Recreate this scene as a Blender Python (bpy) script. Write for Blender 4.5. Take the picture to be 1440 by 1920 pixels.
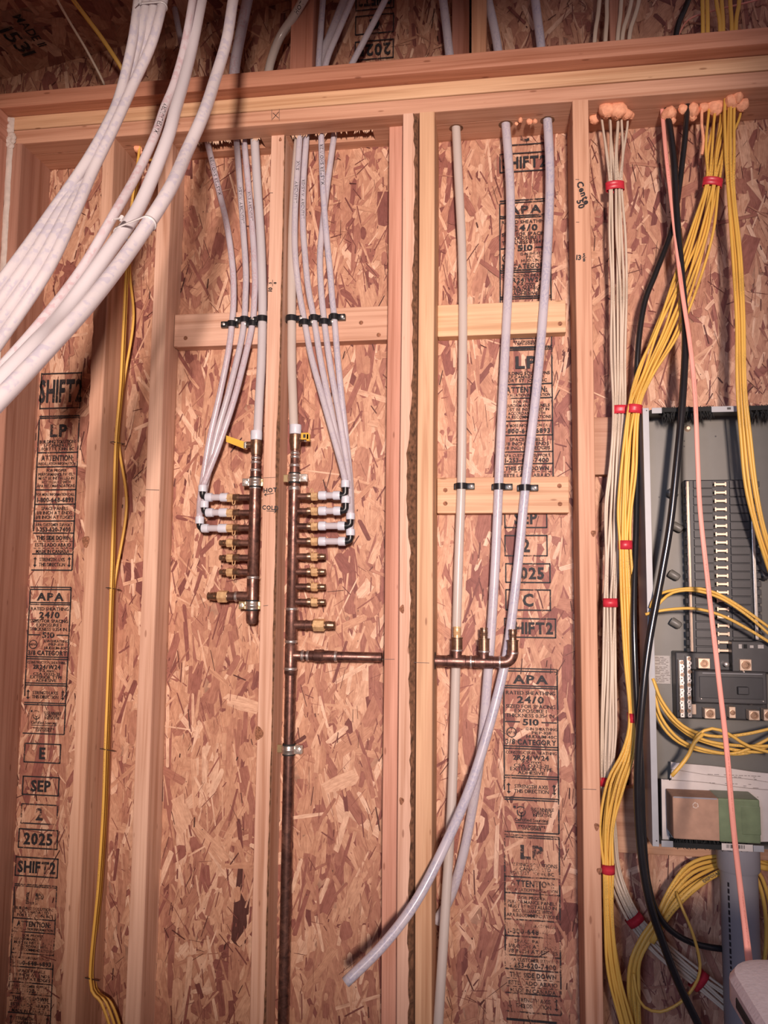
import bpy, bmesh, math, random
import numpy as np
from mathutils import Vector, Matrix

for o in list(bpy.data.objects):
    bpy.data.objects.remove(o, do_unlink=True)
SC = bpy.context.scene
COL = SC.collection
R = math.radians

# ------------------------------------------------------------------ camera
CAMZ, DIST, FPX = 1.25, 1.827, 1480.0
YAW, PITCH, ROLL = R(8.25), R(5.62), R(0.55)
cam = bpy.data.cameras.new('camera')
cam.sensor_fit = 'HORIZONTAL'
cam.sensor_width = 36.0
cam.lens = FPX / 1440.0 * 36.0
cam.clip_start = 0.02
camo = bpy.data.objects.new('camera', cam)
COL.objects.link(camo)
CROT = Matrix.Rotation(YAW, 3, 'Z') @ Matrix.Rotation(math.pi / 2 + PITCH, 3, 'X') @ Matrix.Rotation(ROLL, 3, 'Z')
CPOS = Vector((0, -DIST, CAMZ))
camo.matrix_world = Matrix.Translation(CPOS) @ CROT.to_4x4()
SC.camera = camo

# ------------------------------------------------------------------ world, lights, exposure
SC.view_settings.view_transform = 'Standard'
SC.view_settings.look = 'None'
SC.view_settings.gamma = 1.0
SC.view_settings.use_curve_mapping = False
SC.view_settings.exposure = 0.0
world = bpy.data.worlds.new('room_light')
SC.world = world
world.use_nodes = True
world.node_tree.nodes['Background'].inputs[0].default_value = (0.82, 0.58, 0.62, 1)
world.node_tree.nodes['Background'].inputs[1].default_value = 0.23


def lamp(name, kind, loc, target, energy, color, **kw):
    l = bpy.data.lights.new(name, kind)
    l.energy = energy
    l.color = color
    for k, v in kw.items():
        setattr(l, k, v)
    o = bpy.data.objects.new(name, l)
    COL.objects.link(o)
    o.location = loc
    d = Vector(target) - Vector(loc)
    o.rotation_euler = d.to_track_quat('-Z', 'Y').to_euler()
    return o


# a warm lamp and cooler daylight shine in through an added wall's opening
lamp('room_lamp', 'SPOT', (0.32, -3.45, 1.56), (-0.40, 0.1, 1.60), 760, (1.0, 0.79, 0.695), spot_size=R(53), spot_blend=1.0, shadow_soft_size=0.12)
lamp('room_daylight', 'AREA', (-0.66, -3.5, 1.75), (0.1, 0.0, 1.25), 30, (0.55, 0.68, 1.0), shape='RECTANGLE', size=0.5, size_y=1.1)


# ------------------------------------------------------------------ measuring helpers
def at(px, py, Y):
    d = CROT @ Vector(((px - 720) / FPX, -(py - 960) / FPX, -1.0))
    return CPOS + d * ((Y - CPOS.y) / d.y)


def rnd(a, b):
    return random.uniform(a, b)


# ------------------------------------------------------------------ materials
class NT:
    def __init__(self, name):
        self.m = bpy.data.materials.new(name)
        self.m.use_nodes = True
        self.t = self.m.node_tree
        self.b = self.t.nodes['Principled BSDF']
        self.out = self.t.nodes['Material Output']

    def n(self, typ, **kw):
        x = self.t.nodes.new(typ)
        for k, v in kw.items():
            if k.startswith('i_'):
                x.inputs[k[2:].replace('_', ' ')].default_value = v
            else:
                setattr(x, k, v)
        return x

    def l(self, a, b):
        self.t.links.new(a, b)

    def ramp(self, fac, stops, interp='LINEAR'):
        r = self.n('ShaderNodeValToRGB')
        r.color_ramp.interpolation = interp
        e = r.color_ramp.elements
        while len(e) < len(stops):
            e.new(0.5)
        for i, (p, c) in enumerate(stops):
            e[i].position = p
            e[i].color = (c[0], c[1], c[2], 1) if len(c) == 3 else c
        self.l(fac, r.inputs[0])
        return r.outputs[0]

    def mix(self, mode, fac, a, b):
        x = self.n('ShaderNodeMix', data_type='RGBA', blend_type=mode)
        for k, v in ((0, fac), (6, a), (7, b)):
            if hasattr(v, 'links') or hasattr(v, 'is_linked'):
                self.l(v, x.inputs[k])
            elif k == 0:
                x.inputs[0].default_value = v
            else:
                x.inputs[k].default_value = (v[0], v[1], v[2], 1)
        return x.outputs[2]

    def math(self, op, a, b=0.0):
        x = self.n('ShaderNodeMath', operation=op)
        for k, v in ((0, a), (1, b)):
            if hasattr(v, 'is_linked'):
                self.l(v, x.inputs[k])
            else:
                x.inputs[k].default_value = v
        return x.outputs[0]

    def noise(self, vec, scale=5, detail=3, rough=0.5, dist=0.0):
        x = self.n('ShaderNodeTexNoise')
        x.inputs['Scale'].default_value = scale
        x.inputs['Detail'].default_value = detail
        x.inputs['Roughness'].default_value = rough
        x.inputs['Distortion'].default_value = dist
        if vec is not None:
            self.l(vec, x.inputs['Vector'])
        return x.outputs['Fac']

    def mapping(self, vec, scale):
        x = self.n('ShaderNodeMapping')
        x.inputs['Scale'].default_value = scale
        self.l(vec, x.inputs['Vector'])
        return x.outputs[0]

    def bump(self, h, strength=0.3, dist=0.002):
        x = self.n('ShaderNodeBump')
        x.inputs['Strength'].default_value = strength
        x.inputs['Distance'].default_value = dist
        self.l(h, x.inputs['Height'])
        self.l(x.outputs[0], self.b.inputs['Normal'])


def plain(name, color, rough=0.5, metal=0.0, spec=0.5, var=0.12, scale=40.0, bump=0.0, coat=0.0):
    k = NT(name)
    co = k.n('ShaderNodeTexCoord').outputs['Object']
    f = k.noise(co, scale, 4)
    lo = [max(0, c * (1 - var)) for c in color]
    hi = [min(1, c * (1 + var)) for c in color]
    k.l(k.ramp(f, [(0.3, lo), (0.7, hi)]), k.b.inputs['Base Color'])
    k.b.inputs['Roughness'].default_value = rough
    k.b.inputs['Metallic'].default_value = metal
    k.b.inputs['Specular IOR Level'].default_value = spec
    k.b.inputs['Coat Weight'].default_value = coat
    if bump:
        k.bump(f, bump, 0.001)
    return k.m


def wood(name, axis):
    """sawn fir: long grain along one axis, tinted by the object's own colour"""
    k = NT(name)
    co = k.n('ShaderNodeTexCoord').outputs['Object']
    oi = k.n('ShaderNodeObjectInfo')
    add = k.n('ShaderNodeVectorMath', operation='ADD')
    sc = k.n('ShaderNodeVectorMath', operation='SCALE')
    cmb = k.n('ShaderNodeCombineXYZ')
    for i in range(3):
        k.l(oi.outputs['Random'], cmb.inputs[i])
    k.l(cmb.outputs[0], sc.inputs[0])
    sc.inputs['Scale'].default_value = 37.0
    k.l(co, add.inputs[0])
    k.l(sc.outputs[0], add.inputs[1])
    s1 = [60, 60, 60]; s1[axis] = 1.6
    s2 = [300, 300, 300]; s2[axis] = 6
    s3 = [9, 9, 9]; s3[axis] = 1.2
    g1 = k.noise(k.mapping(add.outputs[0], s1), 1.0, 3, 0.55, 0.6)
    g2 = k.noise(k.mapping(add.outputs[0], s2), 1.0, 2)
    g3 = k.noise(k.mapping(add.outputs[0], s3), 1.0, 2, 0.5, 0.8)
    c1 = k.ramp(g1, [(0.28, (0.66, 0.54, 0.46)), (0.5, (0.94, 0.92, 0.90)), (0.72, (1.06, 1.08, 1.08))])
    c2 = k.ramp(g2, [(0.25, (0.86, 0.82, 0.80)), (0.6, (1, 1, 1))])
    c3 = k.ramp(g3, [(0.3, (0.86, 0.78, 0.76)), (0.65, (1.04, 1.05, 1.04))])
    c = k.mix('MULTIPLY', 1.0, oi.outputs['Color'], c1)
    c = k.mix('MULTIPLY', 0.8, c, c2)
    c = k.mix('MULTIPLY', 0.8, c, c3)
    vo = k.n('ShaderNodeTexVoronoi')
    vo.inputs['Scale'].default_value = 1.0
    sv = [32, 32, 32]; sv[axis] = 9
    k.l(k.mapping(add.outputs[0], sv), vo.inputs['Vector'])
    sp = k.ramp(vo.outputs['Distance'], [(0.06, (0.35, 0.22, 0.16)), (0.10, (1, 1, 1))])
    c = k.mix('MULTIPLY', 0.6, c, sp)
    k.l(c, k.b.inputs['Base Color'])
    k.b.inputs['Roughness'].default_value = 0.62
    k.b.inputs['Specular IOR Level'].default_value = 0.3
    k.bump(g2, 0.25, 0.0006)
    return k.m


def osb_flakes(name, dark=1.0):
    k = NT(name)
    a = k.n('ShaderNodeAttribute', attribute_name='tone')
    uv = k.n('ShaderNodeUVMap', uv_map='flake')
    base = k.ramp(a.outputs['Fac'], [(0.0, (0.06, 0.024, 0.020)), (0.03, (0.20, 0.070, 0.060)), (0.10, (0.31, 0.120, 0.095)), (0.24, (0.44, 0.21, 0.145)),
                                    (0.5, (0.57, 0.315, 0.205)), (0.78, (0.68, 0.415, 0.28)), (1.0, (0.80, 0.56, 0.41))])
    g = k.noise(k.mapping(uv.outputs[0], (22, 420, 1)), 1.0, 3, 0.6)
    g2 = k.noise(k.mapping(uv.outputs[0], (45, 90, 1)), 1.0, 3, 0.6)
    c = k.mix('MULTIPLY', 0.9, base, k.ramp(g, [(0.25, (0.72, 0.66, 0.64)), (0.65, (1.05, 1.05, 1.05))]))
    c = k.mix('MULTIPLY', 0.75, c, k.ramp(g2, [(0.3, (0.70, 0.62, 0.60)), (0.6, (1.04, 1.04, 1.04))]))
    vo = k.n('ShaderNodeTexVoronoi')
    vo.inputs['Scale'].default_value = 1.0
    k.l(k.mapping(uv.outputs[0], (36, 52, 1)), vo.inputs['Vector'])
    keep = k.noise(k.mapping(uv.outputs[0], (14, 14, 1)), 1.0, 1)
    sp = k.ramp(vo.outputs['Distance'], [(0.055, (1, 1, 1)), (0.085, (0, 0, 0))])
    f = k.math('MULTIPLY', sp, k.ramp(keep, [(0.52, (0, 0, 0)), (0.56, (0.85, 0.85, 0.85))]))
    c = k.mix('MIX', f, c, (0.07, 0.035, 0.03))
    k.l(c, k.b.inputs['Base Color'])
    k.b.inputs['Roughness'].default_value = 0.6
    k.b.inputs['Specular IOR Level'].default_value = 0.35
    k.bump(g, 0.35, 0.0008)
    return k.m


def pex(name, color, prints=None, rough=0.28, trans=0.38, amount=0.22, big=False):
    """milky plastic tube; a line of faint factory print runs along it"""
    k = NT(name)
    uv = k.n('ShaderNodeUVMap', uv_map='along')
    col = (color[0], color[1], color[2], 1)
    sep = k.n('ShaderNodeSeparateXYZ')
    k.l(uv.outputs[0], sep.inputs[0])
    fine = k.noise(k.mapping(uv.outputs[0], (6, 1.2, 1)), 1.0, 2)
    c = k.mix('MULTIPLY', 1.0, col, k.ramp(fine, [(0.3, (0.93, 0.93, 0.93)), (0.7, (1.03, 1.03, 1.03))]))
    if prints:
        n1 = k.noise(k.mapping(uv.outputs[0], (70 if big else 150, 5 if big else 14, 1)), 1.0, 2)
        n2 = k.noise(k.mapping(uv.outputs[0], (18, 0.2, 1)), 1.0, 1)
        band = k.math('SUBTRACT', sep.outputs[1], 0.5)
        band = k.math('ABSOLUTE', band)
        band = k.math('LESS_THAN', band, 0.17 if big else 0.13)
        f = k.math('MULTIPLY', k.ramp(n1, [(0.46, (0, 0, 0)), (0.56, (1, 1, 1))]), k.ramp(n2, [(0.42, (0, 0, 0)), (0.5, (1, 1, 1))]))
        f = k.math('MULTIPLY', f, band)
        f = k.math('MULTIPLY', f, amount)
        c = k.mix('MIX', f, c, prints)
    k.l(c, k.b.inputs['Base Color'])
    k.b.inputs['Roughness'].default_value = rough
    k.b.inputs['Specular IOR Level'].default_value = 0.55
    k.b.inputs['Coat Weight'].default_value = 0.3
    k.b.inputs['Coat Roughness'].default_value = 0.12
    tr = k.n('ShaderNodeBsdfTranslucent')
    k.l(c, tr.inputs[0])
    mx = k.n('ShaderNodeMixShader')
    mx.inputs[0].default_value = trans
    k.l(k.b.outputs[0], mx.inputs[1])
    k.l(tr.outputs[0], mx.inputs[2])
    k.l(mx.outputs[0], k.out.inputs[0])
    return k.m


def cable_mat(name, color, print_col=(0.10, 0.08, 0.04), rough=0.45):
    k = NT(name)
    uv = k.n('ShaderNodeUVMap', uv_map='along')
    sep = k.n('ShaderNodeSeparateXYZ')
    k.l(uv.outputs[0], sep.inputs[0])
    fine = k.noise(k.mapping(uv.outputs[0], (9, 3, 1)), 1.0, 2)
    col = (color[0], color[1], color[2], 1)
    c = k.mix('MULTIPLY', 1.0, col, k.ramp(fine, [(0.3, (0.86, 0.85, 0.82)), (0.7, (1.05, 1.05, 1.05))]))
    n1 = k.noise(k.mapping(uv.outputs[0], (240, 40, 1)), 1.0, 2)
    n2 = k.noise(k.mapping(uv.outputs[0], (7, 0.2, 1)), 1.0, 1)
    band = k.math('LESS_THAN', k.math('ABSOLUTE', k.math('SUBTRACT', sep.outputs[1], 0.5)), 0.035)
    f = k.math('MULTIPLY', k.ramp(n1, [(0.48, (0, 0, 0)), (0.54, (1, 1, 1))]), k.ramp(n2, [(0.5, (0, 0, 0)), (0.56, (1, 1, 1))]))
    f = k.math('MULTIPLY', k.math('MULTIPLY', f, band), 0.85)
    c = k.mix('MIX', f, c, print_col)
    k.l(c, k.b.inputs['Base Color'])
    k.b.inputs['Roughness'].default_value = rough
    return k.m


def copper(name):
    k = NT(name)
    co = k.n('ShaderNodeTexCoord').outputs['Object']
    n = k.noise(co, 60, 5, 0.65, 0.6)
    n2 = k.noise(co, 14, 3)
    c = k.ramp(n, [(0.30, (0.075, 0.045, 0.042)), (0.52, (0.23, 0.125, 0.105)), (0.78, (0.52, 0.30, 0.235))])
    c = k.mix('MULTIPLY', 0.8, c, k.ramp(n2, [(0.35, (0.55, 0.5, 0.5)), (0.65, (1.15, 1.1, 1.05))]))
    k.l(c, k.b.inputs['Base Color'])
    k.b.inputs['Metallic'].default_value = 0.75
    k.l(k.ramp(n, [(0.3, (0.5, 0.5, 0.5)), (0.7, (0.28, 0.28, 0.28))]), k.b.inputs['Roughness'])
    return k.m


def ink(name, color, cover=0.55, scale=260):
    k = NT(name)
    co = k.n('ShaderNodeTexCoord').outputs['Object']
    n = k.noise(co, scale, 3, 0.7)
    n2 = k.noise(co, 28, 2)
    f = k.math('ADD', k.math('MULTIPLY', n, 0.5), k.math('MULTIPLY', n2, 0.5))
    r = k.ramp(f, [(cover - 0.07, (1, 1, 1)), (cover + 0.05, (0, 0, 0))])
    k.l(r, k.b.inputs['Alpha'])
    k.b.inputs['Base Color'].default_value = (*color, 1)
    k.b.inputs['Roughness'].default_value = 0.7
    return k.m


M = {}
M['wood_z'] = wood('fir_upright', 2)
M['wood_x'] = wood('fir_lengthwise', 0)
M['wood_y'] = wood('fir_crosswise', 1)
M['bark'] = plain('bark_edge', (0.20, 0.10, 0.055), 0.9, var=0.6, scale=90, bump=0.8)
M['osb'] = osb_flakes('pressed_strands')
M['osb_base'] = plain('strand_board_core', (0.40, 0.22, 0.15), 0.8, var=0.3)
M['pex_blue'] = pex('milky_tube_blue_print', (0.77, 0.75, 0.83), (0.10, 0.16, 0.50))
M['pex_red'] = pex('milky_tube_red_print', (0.78, 0.74, 0.82), (0.55, 0.12, 0.16))
M['pex_ivory'] = pex('ivory_tube', (0.78, 0.71, 0.66), None)
M['pex_white'] = pex('white_tube', (0.80, 0.78, 0.82), None)
M['pex_clear'] = pex('milky_tube', (0.77, 0.74, 0.80), (0.35, 0.30, 0.55))
M['pex_near'] = pex('near_tube_blue_print', (0.80, 0.77, 0.80), (0.16, 0.20, 0.55), amount=0.20, big=True)
M['pex_near_red'] = pex('near_tube_red_print', (0.80, 0.75, 0.79), (0.55, 0.15, 0.20), amount=0.25, big=True)
M['ring'] = pex('white_ring', (0.78, 0.82, 0.93), None, 0.35, 0.2)
M['tie'] = pex('nylon_tie', (0.74, 0.72, 0.73), None, 0.35, 0.2)
M['black'] = plain('black_plastic', (0.012, 0.013, 0.016), 0.32, spec=0.5)
M['rubber'] = plain('black_rubber', (0.012, 0.012, 0.013), 0.75)
M['copper'] = copper('aged_copper')
M['solder'] = plain('solder', (0.62, 0.56, 0.54), 0.35, 0.85, var=0.3, scale=200)
M['brass'] = plain('brass', (0.88, 0.56, 0.30), 0.32, 0.45, var=0.25, scale=120)
M['brass_dark'] = plain('brown_brass', (0.30, 0.19, 0.13), 0.38, 0.85, var=0.35, scale=120)
M['yellow_handle'] = plain('yellow_handle', (0.72, 0.42, 0.05), 0.35, 0.0, var=0.1)
M['zinc'] = plain('zinc_steel', (0.80, 0.76, 0.70), 0.28, 0.9, var=0.12, scale=150)
M['zinc_yellow'] = plain('yellow_zinc_steel', (0.85, 0.70, 0.40), 0.28, 0.9, var=0.12, scale=150)
M['screw'] = plain('screw_steel', (0.75, 0.70, 0.66), 0.35, 0.8)
M['cable_yellow'] = cable_mat('yellow_cable', (0.80, 0.485, 0.10))
M['cable_white'] = cable_mat('white_cable', (0.66, 0.55, 0.44))
M['cable_black'] = plain('black_cable', (0.012, 0.012, 0.014), 0.25, spec=0.6, coat=0.2)
M['cable_pink'] = cable_mat('orange_pink_cable', (0.92, 0.40, 0.33), (0.55, 0.16, 0.12))
M['tape_red'] = plain('red_tape', (0.55, 0.03, 0.05), 0.38, var=0.15, scale=120)
M['foam'] = plain('orange_foam', (0.92, 0.42, 0.25), 0.75, var=0.18, scale=120, bump=0.5)
M['panel_grey'] = plain('panel_paint', (0.150, 0.143, 0.126), 0.42, var=0.04, spec=0.5)
M['panel_edge'] = plain('panel_edge_paint', (0.36, 0.37, 0.39), 0.38, var=0.04)
M['panel_black'] = plain('panel_black_plastic', (0.030, 0.030, 0.033), 0.42)
M['panel_black2'] = plain('breaker_plastic', (0.045, 0.043, 0.044), 0.45)
M['tin'] = plain('tinned_bar', (0.86, 0.66, 0.50), 0.30, 0.65, var=0.1)
M['brush'] = plain('black_brush', (0.010, 0.011, 0.011), 0.85)
M['paper'] = plain('paper', (0.62, 0.56, 0.52), 0.85, var=0.06)
M['sticker'] = plain('grey_sticker', (0.42, 0.39, 0.36), 0.6, var=0.1, scale=300)
M['cardboard'] = plain('cardboard', (0.42, 0.25, 0.17), 0.85, var=0.10, scale=60)
M['green_tape'] = plain('green_tape', (0.15, 0.20, 0.11), 0.40, var=0.15)
M['conduit'] = plain('grey_conduit', (0.26, 0.25, 0.27), 0.45, var=0.06, scale=12)
M['table'] = plain('table_plastic', (0.60, 0.55, 0.57), 0.55, var=0.06, scale=220, bump=0.35)
M['table_leg'] = plain('table_leg_steel', (0.07, 0.065, 0.065), 0.4)
M['caulk'] = plain('clear_sealant', (0.62, 0.55, 0.50), 0.35, var=0.12, scale=60)
M['concrete'] = plain('floor_concrete', (0.28, 0.25, 0.24), 0.85, var=0.2, scale=7)
M['ink'] = ink('stamp_ink', (0.018, 0.018, 0.022), 0.62)
M['ink_faint'] = ink('worn_stamp_ink', (0.030, 0.026, 0.030), 0.54)
M['marker'] = plain('marker_ink', (0.015, 0.015, 0.020), 0.5)
M['pencil'] = plain('pencil_mark', (0.10, 0.075, 0.07), 0.7)
M['white_ink'] = plain('white_print', (0.66, 0.56, 0.48), 0.7)
M['dark_knot'] = plain('knot_wood', (0.27, 0.125, 0.075), 0.8, spec=0.1, var=0.5, scale=220)
M['staple'] = plain('staple_steel', (0.10, 0.09, 0.085), 0.45, 0.6)


# ------------------------------------------------------------------ object helpers
def tag(o, label=None, cat=None, group=None, kind=None):
    if label: o['label'] = label
    if cat: o['category'] = cat
    if group: o['group'] = group
    if kind: o['kind'] = kind
    return o


def mesh_obj(name, verts, faces, mats, parent=None, smooth=False, mids=None, uv=None, uvname='along', color=None):
    me = bpy.data.meshes.new(name)
    me.from_pydata([tuple(v) for v in verts], [], faces)
    for m in (mats if isinstance(mats, (list, tuple)) else [mats]):
        me.materials.append(m)
    if mids is not None:
        me.polygons.foreach_set('material_index', mids)
    if smooth:
        me.polygons.foreach_set('use_smooth', [True] * len(me.polygons))
    if uv is not None:
        lay = me.uv_layers.new(name=uvname)
        vi = np.zeros(len(me.loops), dtype=np.int32)
        me.loops.foreach_get('vertex_index', vi)
        lay.data.foreach_set('uv', np.asarray(uv, dtype=np.float32)[vi].ravel())
    me.update()
    o = bpy.data.objects.new(name, me)
    COL.objects.link(o)
    if parent is not None:
        o.parent = parent
    if color:
        o.color = (*color, 1)
    return o


def empty(name, label, cat, group=None, kind=None):
    o = bpy.data.objects.new(name, None)
    o.empty_display_size = 0.02
    COL.objects.link(o)
    return tag(o, label, cat, group, kind)


class MB:
    """collects shapes for ONE mesh"""
    def __init__(self):
        self.v, self.f, self.m = [], [], []

    def add(self, vs, fs, mi=0):
        b = len(self.v)
        self.v += [tuple(x) for x in vs]
        self.f += [tuple(i + b for i in f) for f in fs]
        self.m += [mi] * len(fs)
        return self

    def box(self, x0, x1, y0, y1, z0, z1, mi=0, bev=0.0):
        if bev <= 0:
            vs = [(x0, y0, z0), (x1, y0, z0), (x1, y1, z0), (x0, y1, z0), (x0, y0, z1), (x1, y0, z1), (x1, y1, z1), (x0, y1, z1)]
            fs = [(0, 3, 2, 1), (4, 5, 6, 7), (0, 1, 5, 4), (1, 2, 6, 5), (2, 3, 7, 6), (3, 0, 4, 7)]
            return self.add(vs, fs, mi)
        bm = bmesh.new()
        bmesh.ops.create_cube(bm, size=1.0)
        for v in bm.verts:
            v.co = Vector(((x0 + x1) / 2 + v.co.x * (x1 - x0), (y0 + y1) / 2 + v.co.y * (y1 - y0), (z0 + z1) / 2 + v.co.z * (z1 - z0)))
        bmesh.ops.bevel(bm, geom=bm.edges[:], offset=bev, segments=2, affect='EDGES', profile=0.5)
        bm.verts.index_update()
        self.add([v.co[:] for v in bm.verts], [[v.index for v in f.verts] for f in bm.faces], mi)
        bm.free()
        return self

    def lathe(self, p, d, prof, n=14, mi=0, hexy=False):
        """prof: (distance along d, radius)"""
        p, d = Vector(p), Vector(d).normalized()
        u = d.orthogonal().normalized()
        w = d.cross(u)
        vs, fs = [], []
        for s, r in prof:
            for i in range(n):
                a = 2 * math.pi * (i + 0.5) / n
                vs.append(p + d * s + (u * math.cos(a) + w * math.sin(a)) * r)
        for j in range(len(prof) - 1):
            for i in range(n):
                k = (i + 1) % n
                fs.append((j * n + i, j * n + k, (j + 1) * n + k, (j + 1) * n + i))
        fs.append(tuple(reversed(range(n))))
        fs.append(tuple((len(prof) - 1) * n + i for i in range(n)))
        return self.add(vs, fs, mi)

    def sweep(self, pts, r, n=10, mi=0):
        vs, fs, _ = sweep_geo(pts, r, r, n)
        return self.add(vs, fs, mi)

    def build(self, name, mats, parent=None, smooth=False, color=None):
        o = mesh_obj(name, self.v, self.f, mats, parent, smooth, self.m, color=color)
        if smooth:
            try:
                o.data.set_sharp_from_angle(angle=R(40))
            except Exception:
                pass
        return o


def catmull(pts, step=0.012):
    P = [Vector(p) for p in pts]
    P = [P[0] * 2 - P[1]] + P + [P[-1] * 2 - P[-2]]
    out = []
    for i in range(1, len(P) - 2):
        a, b, c, d = P[i - 1], P[i], P[i + 1], P[i + 2]
        k = max(2, int((c - b).length / step))
        for j in range(k):
            t = j / k
            out.append(0.5 * ((2 * b) + (c - a) * t + (2 * a - 5 * b + 4 * c - d) * t * t + (3 * b - a - 3 * c + d) * t ** 3))
    out.append(P[-2])
    return out


def sweep_geo(pts, a, b, n=10, twist=None, caps=True, hollow=False):
    """sweep an oval (half width a across, b toward the viewer) along pts; v = 0.5 lies on the front"""
    vs, fs, uv = [], [], []
    s = 0.0
    L = len(pts)
    for i, p in enumerate(pts):
        t = (pts[min(i + 1, L - 1)] - pts[max(i - 1, 0)]).normalized()
        nrm = Vector((0.05, -1, 0.02))
        nrm = nrm - t * nrm.dot(t)
        if nrm.length < 0.15:
            nrm = Vector((0, -0.3, 1)); nrm = nrm - t * nrm.dot(t)
        nrm.normalize()
        if twist:
            nrm = Matrix.Rotation(twist(i / (L - 1)), 3, t) @ nrm
        w = t.cross(nrm)
        if i:
            s += (p - pts[i - 1]).length
        for j in range(n):
            ang = 2 * math.pi * j / n + math.pi
            vs.append(p + nrm * (math.cos(ang) * b) + w * (math.sin(ang) * a))
            uv.append((s, j / n))
    for i in range(L - 1):
        for j in range(n):
            k = (j + 1) % n
            fs.append((i * n + j, (i + 1) * n + j, (i + 1) * n + k, i * n + k))
    if caps and not hollow:
        fs.append(tuple(range(n)))
        fs.append(tuple(reversed([(L - 1) * n + j for j in range(n)])))
    if hollow:                                   # rim and bore at the far end
        t = (pts[-1] - pts[-2]).normalized()
        b0 = len(vs)
        for q, off in ((0.72, 0.0), (0.72, -0.03)):
            for j in range(n):
                c = vs[(L - 1) * n + j]
                vs.append(pts[-1] + (c - pts[-1]) * q + t * off)
                uv.append((s, 0.0))
        for j in range(n):
            k = (j + 1) % n
            fs.append(((L - 1) * n + j, b0 + j, b0 + k, (L - 1) * n + k))
            fs.append((b0 + j, b0 + n + j, b0 + n + k, b0 + k))
        fs.append(tuple(range(n)))
    return vs, fs, uv


def tube(name, ctrl, r, mat, label, cat, group=None, flat=None, parent=None, n=12, step=0.012, twist=None, hollow=False, world=False):
    pts = catmull([Vector(c) for c in ctrl] if world else [at(*c) for c in ctrl], step)
    vs, fs, uv = sweep_geo(pts, r, flat if flat else r, n, twist, hollow=hollow)
    o = mesh_obj(name, vs, fs, mat, parent, True, uv=uv)
    if label:
        tag(o, label, cat, group)
    o_pts[o.name] = pts
    return o


o_pts = {}

# ------------------------------------------------------------------ lettering
_gl = {}


def glyph(ch, bold=False):
    key = (ch, bold)
    if key not in _gl:
        c = bpy.data.curves.new('glyph', 'FONT')
        c.body = ch
        c.size = 1.0
        c.resolution_u = 2
        c.offset = 0.034 if bold else 0.012
        o = bpy.data.objects.new('glyph', c)
        me = o.to_mesh()
        vs = [(v.co.x, v.co.y) for v in me.vertices]
        fs = [tuple(p.vertices) for p in me.polygons]
        o.to_mesh_clear()
        bpy.data.objects.remove(o)
        bpy.data.curves.remove(c)
        _gl[key] = (vs, fs)
    return _gl[key]


def letters(text, gap=0.10, bold=False):
    """flat outline of a line of capitals: verts in cap heights, faces, total width"""
    x = 0.0
    V, F = [], []
    for ch in text:
        if ch == ' ':
            x += 0.42
            continue
        vs, fs = glyph(ch, bold)
        if not vs:
            continue
        x0 = min(v[0] for v in vs); x1 = max(v[0] for v in vs)
        b = len(V)
        V += [((v[0] - x0) / 0.70 + x, v[1] / 0.70) for v in vs]
        F += [tuple(i + b for i in f) for f in fs]
        x += (x1 - x0) / 0.70 + gap
    return V, F, max(x - gap, 0.01)


def put_text(mb, text, origin, ux, uz, h, width=None, center=True, maxstretch=1.5, mi=0, bold=False):
    V, F, w = letters(text, 0.12 if bold else 0.10, bold)
    sx = h
    if width:
        sx = min(max(width / w, h * 0.45), h * maxstretch)
    off = -w * sx / 2 if center else 0.0
    mb.add([origin + ux * (v[0] * sx + off) + uz * ((v[1] - (0.5 if center else 0)) * h) for v in V], F, mi)


def text_on_tube(o, text, py, h, reverse=False, mat='marker', name='handwriting', off=0.0):
    """handwriting wrapped on the front of a tube, reading along it, starting where the tube passes picture row py"""
    pts = o_pts[o.name]
    best, bi = 1e9, 0
    inv = CROT.inverted()
    for i, p in enumerate(pts):
        q = inv @ (p - CPOS)
        y = 960 + FPX * q.y / q.z
        if abs(y - py) < best:
            best, bi = abs(y - py), i
    S = [0.0]
    for i in range(1, len(pts)):
        S.append(S[-1] + (pts[i] - pts[i - 1]).length)
    V, F, w = letters(text, 0.16)
    r = max((Vector(v.co) - pts[0]).length for v in o.data.vertices[:12]) * 1.02
    out = []
    import bisect
    for x, y in V:
        s = S[bi] + (-1 if reverse else 1) * x * h
        k = min(max(bisect.bisect(S, s), 1), len(pts) - 1)
        t = (s - S[k - 1]) / max(S[k] - S[k - 1], 1e-6)
        p = pts[k - 1].lerp(pts[k], t)
        tg = (pts[k] - pts[k - 1]).normalized()
        nr = (CPOS - p).normalized()
        nr = (nr - tg * nr.dot(tg)).normalized()
        wv = nr.cross(tg * (-1 if reverse else 1))
        a = ((y - 0.5) * h + off) / r
        out.append(p + nr * (math.cos(a) * r) + wv * (math.sin(a) * r))
    return mesh_obj(name, out, F, M[mat], o)

# ================================================================== the setting
random.seed(7)
ZP = CAMZ + 1.168                       # underside of the top plates
OSB_Y = 0.140
floor = MB().box(-2.2, 2.2, -4.2, 0.16, -0.05, 0.0).build('floor', M['concrete'])
tag(floor, 'grey concrete floor below the framed wall', 'floor', kind='structure')


fw = MB()
DX0, DX1, DZ = -0.46, 0.46, 1.985  # added out of view; opening sized to dim the upper wall and edges
fw.box(-1.45, DX0, -2.16, -2.05, 0.0, 3.3).box(DX1, 1.30, -2.16, -2.05, 0.0, 3.3).box(DX0, DX1, -2.16, -2.05, DZ, 3.3)
tag(fw.build('light_blocker_wall', M['osb_base']), 'unseen added wall whose opening shapes the lamp light', 'wall', kind='structure')


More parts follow.
